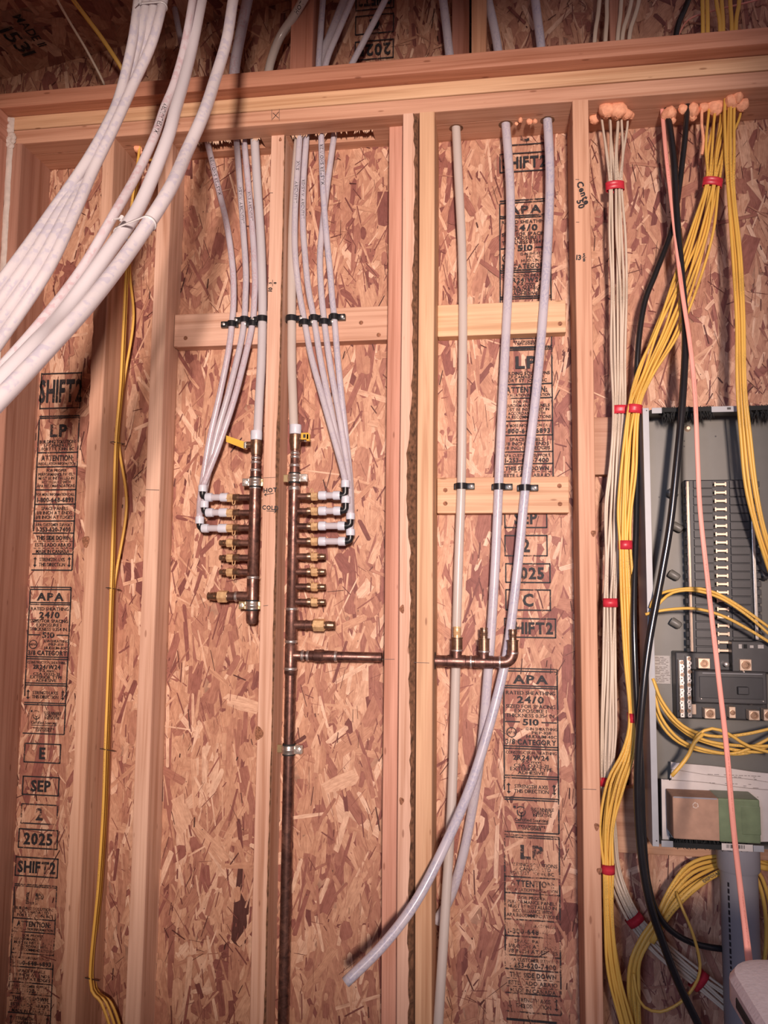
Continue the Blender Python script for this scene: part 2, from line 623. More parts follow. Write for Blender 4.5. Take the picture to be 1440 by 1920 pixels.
def flake_mesh(name, n, place, parent, lo=(0.03, 0.13), wd=(0.007, 0.030), seed=1, bright=0.0, dark=0.0):
    """many pressed wood strands, each a ragged little polygon; dark = share coloured as shade in the gaps; place(x, z, lift) puts a board point into the room"""
    rg = np.random.default_rng(seed)
    x0, x1, z0, z1 = place.box
    V, F, T, UV = [], [], [], []
    for i in range(n):
        cx, cz = rg.uniform(x0, x1), rg.uniform(z0, z1)
        L = rg.uniform(*lo) * (1.0 if rg.random() < 0.7 else 0.55)
        W = wd[0] + (wd[1] - wd[0]) * rg.random() ** 1.7
        an = rg.normal(0, 0.33) if rg.random() < 0.84 else rg.uniform(-1.5, 1.5)
        ca, sa = math.cos(an), math.sin(an)
        lift = 0.0004 + 0.0022 * i / n
        tilt = rg.normal(0, 0.004)
        tilt2 = rg.normal(0, 0.012)
        j = rg.uniform(-0.22, 0.22, 4) * W
        e = rg.uniform(0.0, 0.35, 4) * W
        poly = [(-L / 2 + e[0], -W / 2), (0.0 + j[0], -W / 2 + j[1] * 0.35), (L / 2 - e[1], -W / 2 * rg.uniform(0.5, 1)), (L / 2 + j[2] * 0.5, W * 0.1),
                (L / 2 - e[2] * 1.4, W / 2), (j[3], W / 2 + j[2] * 0.3), (-L / 2 + e[3] * 1.4, W / 2 * rg.uniform(0.5, 1)), (-L / 2 - j[1], -W * 0.1)]
        b = len(V)
        ou, ov = rg.uniform(0, 50), rg.uniform(0, 50)
        for (u, v) in poly:
            V.append(place(cx + v * ca - u * sa, cz + u * ca + v * sa, max(lift + tilt * u + tilt2 * v, 0.0001)))
            UV.append((u + ou, v + ov))
        F.append(tuple(range(b, b + 8)))
        tn = rg.beta(2.0, 2.0) if rg.random() > 0.13 else rg.uniform(0.03, 0.18)
        if rg.random() < bright: tn = rg.uniform(0.8, 1.0)
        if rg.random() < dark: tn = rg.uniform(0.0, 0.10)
        T.append(float(tn))
    o = mesh_obj(name, V, F, M['osb'], parent, uv=UV, uvname='flake')
    at_ = o.data.attributes.new('tone', 'FLOAT', 'FACE')
    at_.data.foreach_set('value', np.array(T, dtype=np.float32))
    tag(o, 'pressed wood strands and painted gap shade of the sheathing', kind='stuff')
    return o


class WallPlace:
    def __init__(self, box, y):
        self.box, self.y = box, y

    def __call__(self, x, z, lift):
        return (x, self.y - lift, z)


wall = MB().box(-1.43, 1.05, OSB_Y, OSB_Y + 0.011, 0.0, 3.5).build('wall_back', M['osb_base'])
tag(wall, 'strand board sheathing behind the studs', 'wall', kind='structure')
flake_mesh('strands', 15000, WallPlace((-1.43, 1.05, 0.02, 3.2), OSB_Y), wall, lo=(0.06, 0.23), wd=(0.009, 0.046), seed=3)
flake_mesh('strands', 3800, WallPlace((-1.43, 1.05, 0.02, 3.2), OSB_Y - 0.0024), wall, lo=(0.03, 0.14), wd=(0.0035, 0.016), seed=4, bright=0.25)
flake_mesh('strands', 6500, WallPlace((-1.43, 1.05, 0.02, 3.2), OSB_Y - 0.0046), wall, lo=(0.008, 0.060), wd=(0.0008, 0.0036), seed=8, dark=0.8)  # mostly thin dark slivers, painted in as shadow of gaps between strands
# larger darker strands stand out here and there
flake_mesh('strands', 500, WallPlace((-1.43, 1.05, 0.1, 3.0), OSB_Y - 0.0024), wall, lo=(0.06, 0.13), wd=(0.012, 0.04), seed=9)

# sloping roof boards over the left end
ra, rb = at(140, 112, OSB_Y), at(540, 2, OSB_Y)
rdir = (rb - ra).normalized()
rn = Vector((rdir.z, 0, -rdir.x))          # faces down into the room


class RoofPlace:
    box = (-0.9, 1.2, -1.7, 0.139)

    def __call__(self, x, z, lift):
        p = ra + rdir * x + rn * lift
        return (p.x, z, p.z)


rp = RoofPlace()
mb = MB()
c = [rp(-1.0, -1.8, 0), rp(1.4, -1.8, 0), rp(1.4, 0.138, 0), rp(-1.0, 0.138, 0)]
c2 = [rp(-1.0, -1.8, -0.012), rp(1.4, -1.8, -0.012), rp(1.4, 0.138, -0.012), rp(-1.0, 0.138, -0.012)]
mb.add(c + c2, [(0, 1, 2, 3), (7, 6, 5, 4), (0, 4, 5, 1), (1, 5, 6, 2), (2, 6, 7, 3), (3, 7, 4, 0)])
roof = mb.build('ceiling', M['osb_base'])
tag(roof, 'dark sloping roof boards above the plates', 'ceiling', kind='structure')
flake_mesh('strands', 6500, rp, roof, lo=(0.05, 0.16), wd=(0.012, 0.05), seed=5)


def board(name, x0, x1, y0, y1, z0, z1, axis, color, label, cat, group=None, mat=None, bev=0.0022):
    o = MB().box(x0, x1, y0, y1, z0, z1, bev=bev).build(name, M['wood_' + axis], color=color)
    return tag(o, label, cat, group)


def stud(x0, x1, y0, y1, z0, z1, color, label, wane=0, amp=0.006, base=0.0, seed=1, name='wall_stud', knots=()):
    """upright with sawn edges; wane = +1 / -1 leaves bark along its near right / left edge"""
    rg = random.Random(seed)
    n = int((z1 - z0) / 0.018)
    ph = [rg.uniform(0, 6.28) for _ in range(6)]
    V, F, MI = [], [], []
    for i in range(n + 1):
        z = z0 + (z1 - z0) * i / n
        w = 0.0
        if wane:
            w = base + amp * (0.5 + 0.5 * math.sin(z * 4.3 + ph[0])) * (0.6 + 0.4 * math.sin(z * 13 + ph[1])) + amp * 0.35 * rg.uniform(0, 1)
            w = max(w, 0.0012)
        c = 0.0015
        dx = 0.0006 * math.sin(z * 3 + ph[3]) + 0.0005 * math.sin(z * 7 + ph[4])
        if wane >= 0:
            cr, cl = (max(w, c), c)
        else:
            cr, cl = (c, max(w, c))
        a, b = x0 + dx, x1 + dx
        ring = [(a, y0 + cl * 1.8, z), (a + cl, y0, z), (b - cr, y0, z), (b, y0 + cr * 1.8, z), (b, y1, z), (a, y1, z)]
        V += ring
    for i in range(n):
        for j in range(6):
            k = (j + 1) % 6
            F.append((i * 6 + j, i * 6 + k, (i + 1) * 6 + k, (i + 1) * 6 + j))
            MI.append(1 if (wane > 0 and j == 2) or (wane < 0 and j == 0) else 0)
    F.append((5, 4, 3, 2, 1, 0)); MI.append(0)
    F.append(tuple(n * 6 + j for j in range(6))); MI.append(0)
    o = mesh_obj(name, V, F, [M['wood_z'], M['bark']], None, False, MI, color=color)
    tag(o, label, 'stud')
    for (kx, kz, rx, rz) in knots:
        knot(o, Vector((kx, y0, kz)), rx, rz)
    return o


def knot(parent, p, rx, rz):
    V, F = [(p.x, p.y - 0.0012, p.z)], []
    n = 14
    for q, (s, d) in enumerate(((0.45, 0.0011), (1.0, -0.0002))):
        for i in range(n):
            a = 2 * math.pi * i / n
            k = 1 + 0.15 * math.sin(3 * a + p.z * 9)
            V.append((p.x + math.cos(a) * rx * s * k, p.y - d, p.z + math.sin(a) * rz * s * k))
    for i in range(n):
        k = (i + 1) % n
        F.append((0, 1 + k, 1 + i))
        F.append((1 + i, 1 + k, 1 + n + k, 1 + n + i))
    return mesh_obj('knot', V, F, M['dark_knot'], parent, True)


C_PALE = (0.74, 0.49, 0.375)
C_MID = (0.66, 0.41, 0.295)
C_RED = (0.64, 0.345, 0.26)
C_DARK = (0.46, 0.255, 0.19)

XL = -1.283
sl = stud(XL, XL + 0.038, 0.0, 0.14, 0.0, ZP, C_DARK, 'weathered stud in the corner with a clear sealant bead beside it', seed=2)
x = at(189, 780, 0).x
s2 = stud(x - 0.038, x, 0.004, 0.14, 0.0, ZP, C_MID, 'stud with a round knot carrying the stapled yellow cables', wane=-1, amp=0.010, base=0.001, seed=12,
          knots=[(x - 0.026, at(165, 1015, 0).z, 0.010, 0.016)])
x1 = at(304.5, 780, 0.051).x
S1X = x1
s1 = stud(x1 - 0.038, x1, 0.051, 0.14, 0.0, ZP, C_PALE, 'pinkish stud at the outer end of the hot tube board', seed=5)
xc = at(490.5, 1000, 0.051).x
SCX0, SCX1 = xc, xc + 0.038
sc_ = stud(SCX0, SCX1, 0.051, 0.14, 0.0, ZP, C_PALE, 'stud marked HOT and COLD between the two copper manifolds', wane=1, amp=0.0045, base=0.0015, seed=8,
           knots=[(SCX0 + 0.006, at(490, 1375, .051).z, 0.011, 0.017), (SCX0 + 0.024, at(521, 262, .051).z, 0.004, 0.006)])
xm = at(725, 700, 0.051).x
M1X = xm
sm1 = stud(xm, -0.228, 0.051, 0.14, 0.0, ZP, C_RED, 'reddish set-back stud of the central trio, pierced by the copper branch', seed=6)
sm2 = stud(-0.2275, -0.1915, 0.0, 0.14, 0.0, ZP, C_PALE, 'central stud with a bark edge along the dark gap', wane=1, amp=0.013, base=0.005, seed=4,
           knots=[(-0.2205, at(753, 1142, 0).z, 0.006, 0.011), (-0.2185, at(758, 1502, 0).z, 0.006, 0.009)])
sm3 = stud(-0.187, -0.149, 0.0, 0.14, 0.0, ZP, (0.70, 0.455, 0.285), 'clean pale central stud beside the bay of three white tubes', seed=15)
sr = stud(0.181, 0.219, 0.0, 0.14, 0.0, ZP, (0.66, 0.385, 0.26), 'stud between the three white tubes and the electrical cables', seed=21,
          knots=[(0.210, at(1117, 1550, 0).z, 0.006, 0.009), (0.214, at(1120, 1633, 0).z, 0.006, 0.008), (0.213, at(1107, 1000, 0).z, 0.006, 0.008)])
XEND = 1.05
# plates: upper one plain, lower one with two ragged slots for the tubes
tag(MB().box(XL - 0.14, XEND, 0.0, 0.14, ZP + 0.0395, ZP + 0.0765, bev=0.003).build('top_plate', M['wood_x'], color=(0.74, 0.485, 0.30)),
    'upper of the two pale horizontal top plates', 'plate')
mb = MB()
z0, z1 = ZP, ZP + 0.038
sa0, sa1 = at(368, 258, 0.07).x, at(492, 250, 0.07).x
sb0, sb1 = at(546, 247, 0.07).x, at(700, 238, 0.07).x
mb.box(XL - 0.14, XEND, 0.0015, 0.058, z0, z1, bev=0.0025)
mb.box(XL - 0.14, XEND, 0.102, 0.14, z0, z1, bev=0.002)
for a, b in ((XL - 0.14, sa0), (sa1, sb0), (sb1, XEND)):
    mb.box(a, b, 0.058, 0.102, z0, z1)
tpl = mb.build('top_plate', M['wood_x'], color=(0.66, 0.385, 0.265))
tag(tpl, 'lower top plate resting on the studs, slotted for the tubes', 'plate')
rg = random.Random(4)
for a, b in ((sa0, sa1), (sb0, sb1)):         # torn fibres along the slots
    mb = MB()
    for i in range(34):
        xx = rg.uniform(a, b); l = rg.uniform(0.003, 0.009)
        mb.add([(xx, 0.0575, z0 + 0.001), (xx + rg.uniform(0.002, 0.006), 0.0575, z0 + 0.001), (xx + rg.uniform(-.004, .006), 0.059 + rg.uniform(-0.003, 0.003), z0 - l)], [(0, 1, 2)])
    tag(mb.build('torn_fibres', M['wood_x'], tpl, color=(0.8, 0.6, 0.45)), kind='stuff')
tag(MB().box(XL - 0.14, XEND, -0.040, 0.14, ZP + 0.077, ZP + 0.1165, bev=0.002).build('sill_board', M['wood_x'], color=(0.60, 0.29, 0.19)),
    'reddish overhanging board on top of the plates', 'board')
# upper framing, seen above the sill board
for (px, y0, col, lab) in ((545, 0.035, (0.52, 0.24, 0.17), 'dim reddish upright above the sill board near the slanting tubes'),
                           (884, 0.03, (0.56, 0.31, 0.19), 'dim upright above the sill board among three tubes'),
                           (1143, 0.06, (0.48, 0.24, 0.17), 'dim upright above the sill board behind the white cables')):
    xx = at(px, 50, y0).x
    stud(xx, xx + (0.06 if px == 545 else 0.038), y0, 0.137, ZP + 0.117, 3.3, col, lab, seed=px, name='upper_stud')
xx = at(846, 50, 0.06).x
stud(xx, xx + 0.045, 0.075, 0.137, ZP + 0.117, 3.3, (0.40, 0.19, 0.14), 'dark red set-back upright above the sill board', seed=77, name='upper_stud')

# left wall
lw = MB().box(XL - 0.152, XL - 0.141, -2.04, 0.14, 0.0, 3.3).build('wall_left', M['osb_base'])
tag(lw, 'side wall sheathing', 'wall', kind='structure')
stl = MB()
stl.box(XL - 0.14, XL - 0.0015, -0.040, -0.001, 0.0, ZP, bev=0.002)
tag(stl.build('corner_stud', M['wood_z'], color=C_RED), 'stud of the side wall at the far left edge', 'stud')
tag(MB().box(XL - 0.14, XL - 0.0015, -2.2, -0.001, ZP, ZP + 0.038, bev=0.002).build('side_plate', M['wood_y'], color=C_RED), 'lower side wall plate meeting the corner', 'plate')
tag(MB().box(XL - 0.14, XL - 0.0015, -2.2, -0.001, ZP + 0.0385, ZP + 0.0765, bev=0.002).build('side_plate', M['wood_y'], color=C_RED), 'upper side wall plate meeting the corner', 'plate')
# sealant bead in the corner
mb = MB()
rg = random.Random(3)
pts, z = [], 0.05
P = []
while z < ZP + 0.075:
    P.append(Vector((XL + 0.006 + rg.uniform(-.001, .001), -0.001, z))); z += 0.02
vs, fs, uv = sweep_geo(P, 0.0085, 0.004, 8)
mb.add(vs, fs)
for i in range(16):
    zz = ZP + rg.uniform(-0.012, 0.07)
    mb.lathe((XL + 0.006 + rg.uniform(-0.012, 0.014), -0.002, zz), (0, -1, 0), [(0, 0.008), (0.004, 0.006), (0.006, 0.001)], 8)
tag(mb.build('sealant_bead', M['caulk'], smooth=True), 'pale sealant bead running down the corner', 'sealant')

# blocking boards
def block(px0y, X0, X1, zt, zb, col, lab, y0=0.102, screws=()):
    o = board('blocking_board', X0, X1, y0, 0.1395, zb, zt, 'x', col, lab, 'board')
    for (sx, sz) in screws:
        p = at(sx, sz, y0)
        MB().lathe((p.x, y0 + 0.001, p.z), (0, -1, 0), [(0, 0.006), (0.0014, 0.0055), (0.0016, 0.002)], 10).build('screw_hole', M['dark_knot'], o)
    return o


zt = at(450, 584.5, 0.102).z
block(0, S1X + 0.001, SCX0 - 0.001, zt, zt - 0.089, C_PALE, 'blocking board holding the four hot tubes', screws=((348, 634),))
block(0, SCX1 + 0.001, M1X - 0.001, zt, zt - 0.089, C_MID, 'blocking board holding the five cold tubes', screws=((677, 605), (710, 628)))
zt = at(940, 567, 0.102).z
block(0, -0.148, at(1061, 590, 0.102).x, zt, at(940, 627, .102).z, (0.74, 0.50, 0.31), 'upper short board behind the three white tubes, without clamps', screws=((1050, 607),))
zt = at(940, 894.5, 0.102).z
block(0, -0.148, at(1067, 930, 0.102).x, zt, at(940, 962, .102).z, (0.72, 0.47, 0.30), 'lower short board with three black clamps on the white tubes',
      screws=((835, 919), (835, 944), (1049, 911), (1050, 945)))
zt = at(1130, 782, 0.102).z
block(0, 0.22, 0.95, zt, at(1130, 890, .102).z, (0.50, 0.29, 0.20), 'blocking board behind the top of the electrical panel')
zt = at(1180, 1478, 0.102).z
block(0, 0.22, 0.95, zt, at(1180, 1600, .102).z, (0.56, 0.33, 0.21), 'blocking board under the bottom of the electrical panel')

# ------------------------------------------------------------------ printing on the sheathing
UX, UZ = Vector((1, 0, 0)), Vector((0, 0, 1))
LP = [(0, '-', 1.0), (0.012, '-', 1.0), (0.095, 'LP', 24, 0.42), (0.168, 'BUILDING SOLUTIONS', 6.5, 0.92), (0.192, 'LP CANADA LTD', 6, 0.68), (0.216, 'FORT ST. JOHN, BC', 6, 0.80),
      (0.240, '-', 1.0), (0.276, 'ATTENTION:', 11, 0.80), (0.312, 'INSTALLATION INFORMATION', 5.5, 0.92), (0.333, '-', 1.0), (0.357, 'FOR PROPER', 5.5, 0.5),
      (0.382, 'PERFORMANCE PANELS', 6, 0.9), (0.407, 'MUST BE INSTALLED IN', 6, 0.88), (0.432, 'ACCORDANCE WITH', 6, 0.72), (0.457, 'APA RECOMMENDATIONS', 6, 0.94), (0.483, '-', 1.0),
      (0.513, 'FOR MORE INFORMATION CALL', 5.5, 0.94), (0.548, '1-800-648-6893', 9, 0.90), (0.577, '-', 1.0), (0.604, 'SPACE PANELS', 6.5, 0.66), (0.632, '1/8 INCH AT ENDS', 6.5, 0.86),
      (0.660, '1/8 INCH AT EDGES', 6.5, 0.9), (0.685, '-', 1.0), (0.709, 'APA CUSTOMER SUPPORT', 6, 0.9), (0.739, '1-253-620-7400', 8.5, 0.84), (0.763, '-', 1.0),
      (0.793, 'THIS SIDE DOWN', 8, 0.84), (0.815, '.', 1.0), (0.838, 'ESTE LADO ABAJO', 7, 0.88), (0.860, '.', 1.0), (0.880, 'MADE IN CANADA', 7, 0.82), (0.897, '-', 1.0),
      (0.932, 'STRENGTH AXIS', 7, 0.62), (0.964, 'THIS DIRECTION', 7, 0.64), (0.948, '^', 1), (1.0, '-', 1.0)]
APA = [(0, '-', 1.0), (0.016, '-', 1.0), (0.066, 'APA', 16, 0.66), (0.107, '-', 1.0), (0.120, '-', 0.6), (0.150, 'RATED SHEATHING', 7, 0.92), (0.192, '24/0', 12.5, 0.5),
       (0.234, 'SIZED FOR SPACING', 7, 0.92), (0.262, 'EXPOSURE 1', 7, 0.6), (0.290, 'THICKNESS 0.354 IN.', 7, 0.92), (0.330, '510', 11.5, 0.30), (0.330, '=', 1), (0.371, '12-IN SHEATHING', 5.5, -0.58),
       (0.394, 'PRP-108', 5.5, -0.36), (0.418, 'HUD-UM-40C', 6, -0.56), (0.396, 'o', 1), (0.453, '3/8 CATEGORY', 9.5, 0.94), (0.480, '-', 1.0), (0.495, '-', 1.0),
       (0.518, 'CONSTRUCTION SHEATHING', 5.5, 0.94), (0.548, '2R24/W24', 9, 0.66), (0.573, '9.5 mm', 6, 0.36), (0.596, 'CSA O325-21', 6, 0.64), (0.618, 'EXTERIOR TYPE', 6.5, 0.78),
       (0.640, 'ADHESIVE', 6, 0.5), (0.660, '-', 1.0), (0.674, '-', 1.0), (0.724, 'STRENGTH AXIS', 7, 0.62), (0.752, 'THIS DIRECTION', 7, 0.64), (0.738, '^', 1), (0.793, '-', 1.0), (0.806, '-', 1.0),
       (0.858, 'SUSTAINABLE', 5.5, -0.42), (0.876, 'FORESTRY', 5.5, -0.36), (0.894, 'INITIATIVE', 5.5, -0.34), (0.876, 'leaf', 1), (0.925, 'Certified Sourcing', 6, 0.62), (0.944, '_', 1),
       (0.960, 'www.sfiprogram.org', 5, 0.5), (0.978, 'SFI-00113', 5, 0.36), (1.0, '-', 1.0)]


def bar(mb, cx, cz, w, h, y, skew=0.0):
    mb.add([(cx - w / 2, y, cz - h / 2), (cx + w / 2, y, cz - h / 2), (cx + w / 2, y, cz + h / 2), (cx - w / 2, y, cz + h / 2)], [(0, 1, 2, 3)])


INK_Y = OSB_Y - 0.0078


def arc(mb, cx, cz, r, y, th, a0=0, a1=2 * math.pi, n=18, sx=1.0):
    V = []
    for i in range(n + 1):
        a = a0 + (a1 - a0) * i / n
        for rr in (r - th / 2, r + th / 2):
            V.append((cx + math.cos(a) * rr * sx, y, cz + math.sin(a) * rr))
    mb.add(V, [(2 * i, 2 * i + 1, 2 * i + 3, 2 * i + 2) for i in range(n)])


def stamp(rows, cx, zt, zb, W, name, mat='ink'):
    mb = MB()
    H = zt - zb
    u = H / 310.0                           # one picture row in metres
    for r in rows:
        v, k = r[0], r[1]
        z = zt - v * H
        if k == '-':
            bar(mb, cx, z, W, u * 2.6, INK_Y)
        elif k == '_':
            bar(mb, cx, z, W * 0.6, u * 1.6, INK_Y)
        elif k == '.':
            for i in range(9):
                bar(mb, cx + W * (-0.44 + i * 0.11), z, W * 0.07, u * 1.1, INK_Y)
        elif k == '=':
            bar(mb, cx - W * 0.34, z, W * 0.28, u * 2.6, INK_Y)
            bar(mb, cx + W * 0.34, z, W * 0.28, u * 2.6, INK_Y)
        elif k == '^':
            for sx in (-0.42, 0.42):
                bar(mb, cx + W * sx, z, W * 0.022, u * 13, INK_Y)
                for sg in (-1, 1):
                    zz = z + sg * u * 10.5
                    mb.add([(cx + W * sx - W * 0.04, INK_Y, zz - sg * u * 5), (cx + W * sx + W * 0.04, INK_Y, zz - sg * u * 5), (cx + W * sx, INK_Y, zz)], [(0, 1, 2)])
        elif k == 'o':
            arc(mb, cx - W * 0.36, z, u * 9, INK_Y, u * 1.8)
            put_text(mb, 'APA', Vector((cx - W * 0.36, INK_Y, z)), UX, UZ, u * 5)
        elif k == 'leaf':
            lx = cx - W * 0.19
            arc(mb, lx - W * .01, z, u * 9, INK_Y, u * 1.8, 0.75, 2.4, sx=1.0)
            arc(mb, lx, z - u, u * 7.5, INK_Y, u * 1.8, math.pi * 0.85, math.pi * 2.15)
            bar(mb, lx, z - u * 8, u * 1.8, u * 12, INK_Y)
            arc(mb, lx, z, u * 3.2, INK_Y, u * 1.4, math.pi, 2 * math.pi)
            arc(mb, lx - W * 0.12, z + u * 8, u * 1.3, INK_Y, u * 2)
        else:
            h, w = r[2] * u, r[3]
            ox = 0.0
            if w < 0:
                w, ox = -w, W * 0.20
            put_text(mb, k, Vector((cx + ox, INK_Y, z)), UX, UZ, h, w * W, bold=r[2] >= 8)
    for sx, l0, l1 in ((-0.5, 0.02, 0.75), (0.5, 0.0, 1.0)):
        bar(mb, cx + W * sx, zt - H * (l0 + l1) / 2, u * 2.6, H * (l1 - l0), INK_Y)
    return mb.build(name, M[mat], wall)


def boxed(text, cx, zt, zb, W, rot=False, mat='ink', hfrac=0.60):
    mb = MB()
    H = zt - zb
    t = 0.0034
    for z in (zt, zb):
        bar(mb, cx, z, W, t, INK_Y)
    for sx in (-0.5, 0.5):
        bar(mb, cx + sx * W, (zt + zb) / 2, t * 0.9, H * 1.05, INK_Y)
    sg = -1 if rot else 1
    put_text(mb, text, Vector((cx, INK_Y, (zt + zb) / 2)), UX * sg, UZ * sg, H * hfrac, W * (0.9 if len(text) > 3 else 0.55), maxstretch=0.9, bold=True)
    return mb.build('stamp_print', M[mat], wall)


cxr = at(990, 1100, INK_Y).x
WR = at(1040, 1100, INK_Y).x - at(941, 1100, INK_Y).x


def zr(py, px=990): return at(px, py, INK_Y).z


boxed('C', cxr, zr(237), zr(270), WR * 0.86)
boxed('SHIFT2', cxr, zr(286), zr(320), WR * 0.98)
stamp(APA, cxr, zr(374), zr(650), WR, 'stamp_print')
stamp(LP, cxr, zr(652), zr(938), WR, 'stamp_print')
boxed('SEP', cxr - .004, zr(953), zr(989), WR * 0.80)
boxed('2', cxr - .004, zr(1004), zr(1042), WR * 0.80)
boxed('2025', cxr, zr(1057), zr(1092), WR * 0.84)
boxed('C', cxr, zr(1106), zr(1144), WR * 0.84)
boxed('SHIFT2', cxr + .004, zr(1160), zr(1195), WR * 0.96)
stamp(APA, cxr + .004, zr(1254), zr(1561), WR, 'stamp_print')
stamp(LP, cxr + .004, zr(1567), zr(1899), WR, 'stamp_print', 'ink_faint')
bar_mb = MB(); bar(bar_mb, cxr, zr(1914), WR * 0.9, 0.005, INK_Y); bar_mb.build('stamp_print', M['ink'], wall)

cxl = at(100, 1000, INK_Y).x
WL = at(138, 1000, INK_Y).x - at(62, 1000, INK_Y).x


def zl(py): return at(100 - (py - 1000) * 0.045, py, INK_Y).z


boxed('SHIFT2', cxl, zl(700), zl(765), WL, hfrac=0.62)
stamp(LP, cxl, zl(780), zl(1069), WL, 'stamp_print')
stamp(APA, cxl, zl(1101), zl(1376), WL, 'stamp_print')
boxed('E', cxl, zl(1395), zl(1430), WL * 0.86)
boxed('SEP', cxl, zl(1457), zl(1491), WL * 0.86)
boxed('2', cxl, zl(1509), zl(1545), WL * 0.86, mat='ink_faint')
boxed('2025', cxl, zl(1556), zl(1591), WL * 0.92)
boxed('SHIFT2', cxl, zl(1609), zl(1644), WL)
stamp(LP, cxl, zl(1660), zl(1930), WL, 'stamp_print', 'ink_faint')

cxu = at(702, 60, INK_Y).x
WU = at(738, 60, INK_Y).x - at(667, 60, INK_Y).x
zu = lambda py: at(702, py, INK_Y).z
boxed('2025', cxu, zu(76), zu(110), WU, True)
boxed('C', cxu, zu(28), zu(62), WU, True)
boxed('SHIFT2', cxu, zu(-20), zu(17), WU, True)
# lettering on the roof boards
def on_roof(px, py):
    d = CROT @ Vector(((px - 720) / FPX, -(py - 960) / FPX, -1.0))
    t = (ra + rn * 0.006 - CPOS).dot(rn) / d.dot(rn)
    return CPOS + d * t


for txt, a, b, h in (('MADE II', (32, 30), (80, 85), 16), ('1531', (8, 52), (58, 104), 26)):
    pa, pb = on_roof(*a), on_roof(*b)
    ux = (pb - pa).normalized(); uz = ux.cross(rn); uz.normalize()
    if (on_roof(a[0] + 12, a[1] - 10) - pa).dot(uz) < 0: uz = -uz
    hh = (on_roof(a[0] + h * 0.7, a[1] - h * 0.7) - pa).length * 0.85
    mb = MB(); put_text(mb, txt, (pa + pb) / 2, ux, uz, hh, (pb - pa).length * 1.05)
    mb.build('stamp_print', M['ink'], roof)

# pen and pencil on the studs
def pen(parent, y, items, mat='marker'):
    mb = MB()
    for it in items:
        if it[0] == 't':
            _, txt, px, py, h, ang = it
            p = at(px, py, y); p.y = y - 0.0016
            s = (at(px, py - 10, y) - at(px, py, y)).length / 10
            a = R(ang)
            put_text(mb, txt, p, Vector((math.cos(a), 0, math.sin(a))), Vector((-math.sin(a), 0, math.cos(a))), h * s, bold=True)
        else:
            _, xa, ya, xb, yb, w = it
            p, q = at(xa, ya, y), at(xb, yb, y)
            p.y = q.y = y - 0.0016
            d = (q - p).normalized(); nn = Vector((-d.z, 0, d.x)) * w * 0.5
            mb.add([p - nn, q - nn, q + nn, p + nn], [(0, 1, 2, 3)])
    mb.build('handwriting', M[mat], parent)


pen(sc_, 0.051, [('t', 'HOT', 507, 919, 8, 3), ('l', 496, 928, 513, 925, .0016), ('l', 496, 928, 500, 925, .0016), ('l', 496, 928, 500, 930, .0016),
                 ('t', 'COLD', 507, 952, 7.5, -3), ('l', 500, 958, 518, 959, .0016), ('l', 518, 959, 514, 955, .0016), ('l', 518, 959, 514, 962, .0016),
                 ('t', '10', 507, 543, 7, 82), ('t', '5', 507, 531, 5, 85), ('t', '8', 516, 531, 5, 85), ('l', 511.5, 525, 511.5, 537, .0012), ('l', 503, 521, 504, 522, .002)])
pen(sc_, 0.051, [('l', 494, 896, 518, 895, .0010), ('l', 494, 1136, 503, 1135, .0012), ('l', 507, 362, 512, 362, .0012)], 'pencil')
pen(sr, 0.0, [('t', 'Cente', 1094, 362, 11, -72), ('t', '50', 1089, 383, 11, -75), ('t', '13', 1085, 483, 9, -5), ('t', '5', 1095, 478.5, 6, 0), ('t', '8', 1095, 487.5, 6, 0), ('l', 1091, 483, 1099, 483, .001)])
pen(sr, 0.0, [('l', 1090, 1479, 1118, 1480, .0012), ('l', 1079, 337, 1086, 337, .001), ('l', 1080, 417, 1086, 417, .001)], 'pencil')
pen(sm3, 0.0, [('l', 776, 1242, 805, 1243, .0012)], 'pencil')
pen(sm1, 0.051, [('l', 716, 1236, 740, 1236, .0012)], 'pencil')
pen(s1, 0.051, [('l', 274, 918, 299, 919, .0014)], 'pencil')
pen(tpl, 0.0, [('l', 510, 206, 510, 226, .001), ('l', 524, 205, 524, 226, .001), ('l', 511, 224, 523, 210, .001), ('l', 512, 212, 523, 222, .001)], 'pencil')

# ================================================================== water tubes
ORD = ['first', 'second', 'third', 'fourth', 'fifth', 'sixth', 'seventh', 'eighth', 'ninth']
TY = 0.091          # tubes lie on the front of the boards
HY = 0.065          # manifolds and fittings
R12, R34 = 0.0080, 0.0112


def dtube(name, pts, r, mat, label, hollow=False, group=None, n=14):
    return tube(name, pts, r, M[mat], label, 'tube', group, n=n, hollow=hollow)


U = -0.07  # picture rows above the plate underside are reached by running on upward inside the plate
ta = dtube('water_tube', [(378, 214, .078), (388, 262, .078), (405, 335, .082), (425, 420, .086), (436, 500, .089), (438, 560, TY), (435, 605, TY), (428, 660, .092), (412, 740, .097), (394, 820, .101), (382, 890, .104), (375, 940, .098), (374, 972, .066)],
           R12, 'pex_red', 'outermost hot tube, marked master shower, ending at the lowest elbow')
tb = dtube('water_tube', [(441, 210, .078), (443, 256, .078), (450, 350, .082), (456, 430, .086), (461, 510, .089), (460, 560, TY), (458, 600, TY), (450, 650, .088), (429, 735, .084), (405, 820, .084), (389, 895, .084), (383, 925, .074), (383, 943, .066)],
           R12, 'pex_clear', 'second hot tube, marked laundry, ending at the middle elbow')
tc = dtube('water_tube', [(454, 210, .086), (457, 256, .086), (465, 340, .090), (474, 440, .094), (478, 520, TY), (477, 560, TY), (474, 602, TY), (463, 655, .080), (440, 745, .068), (412, 830, .064), (389, 890, .064), (380, 914, .065)],
           R12, 'pex_red', 'third hot tube, marked laundry, ending at the top elbow')
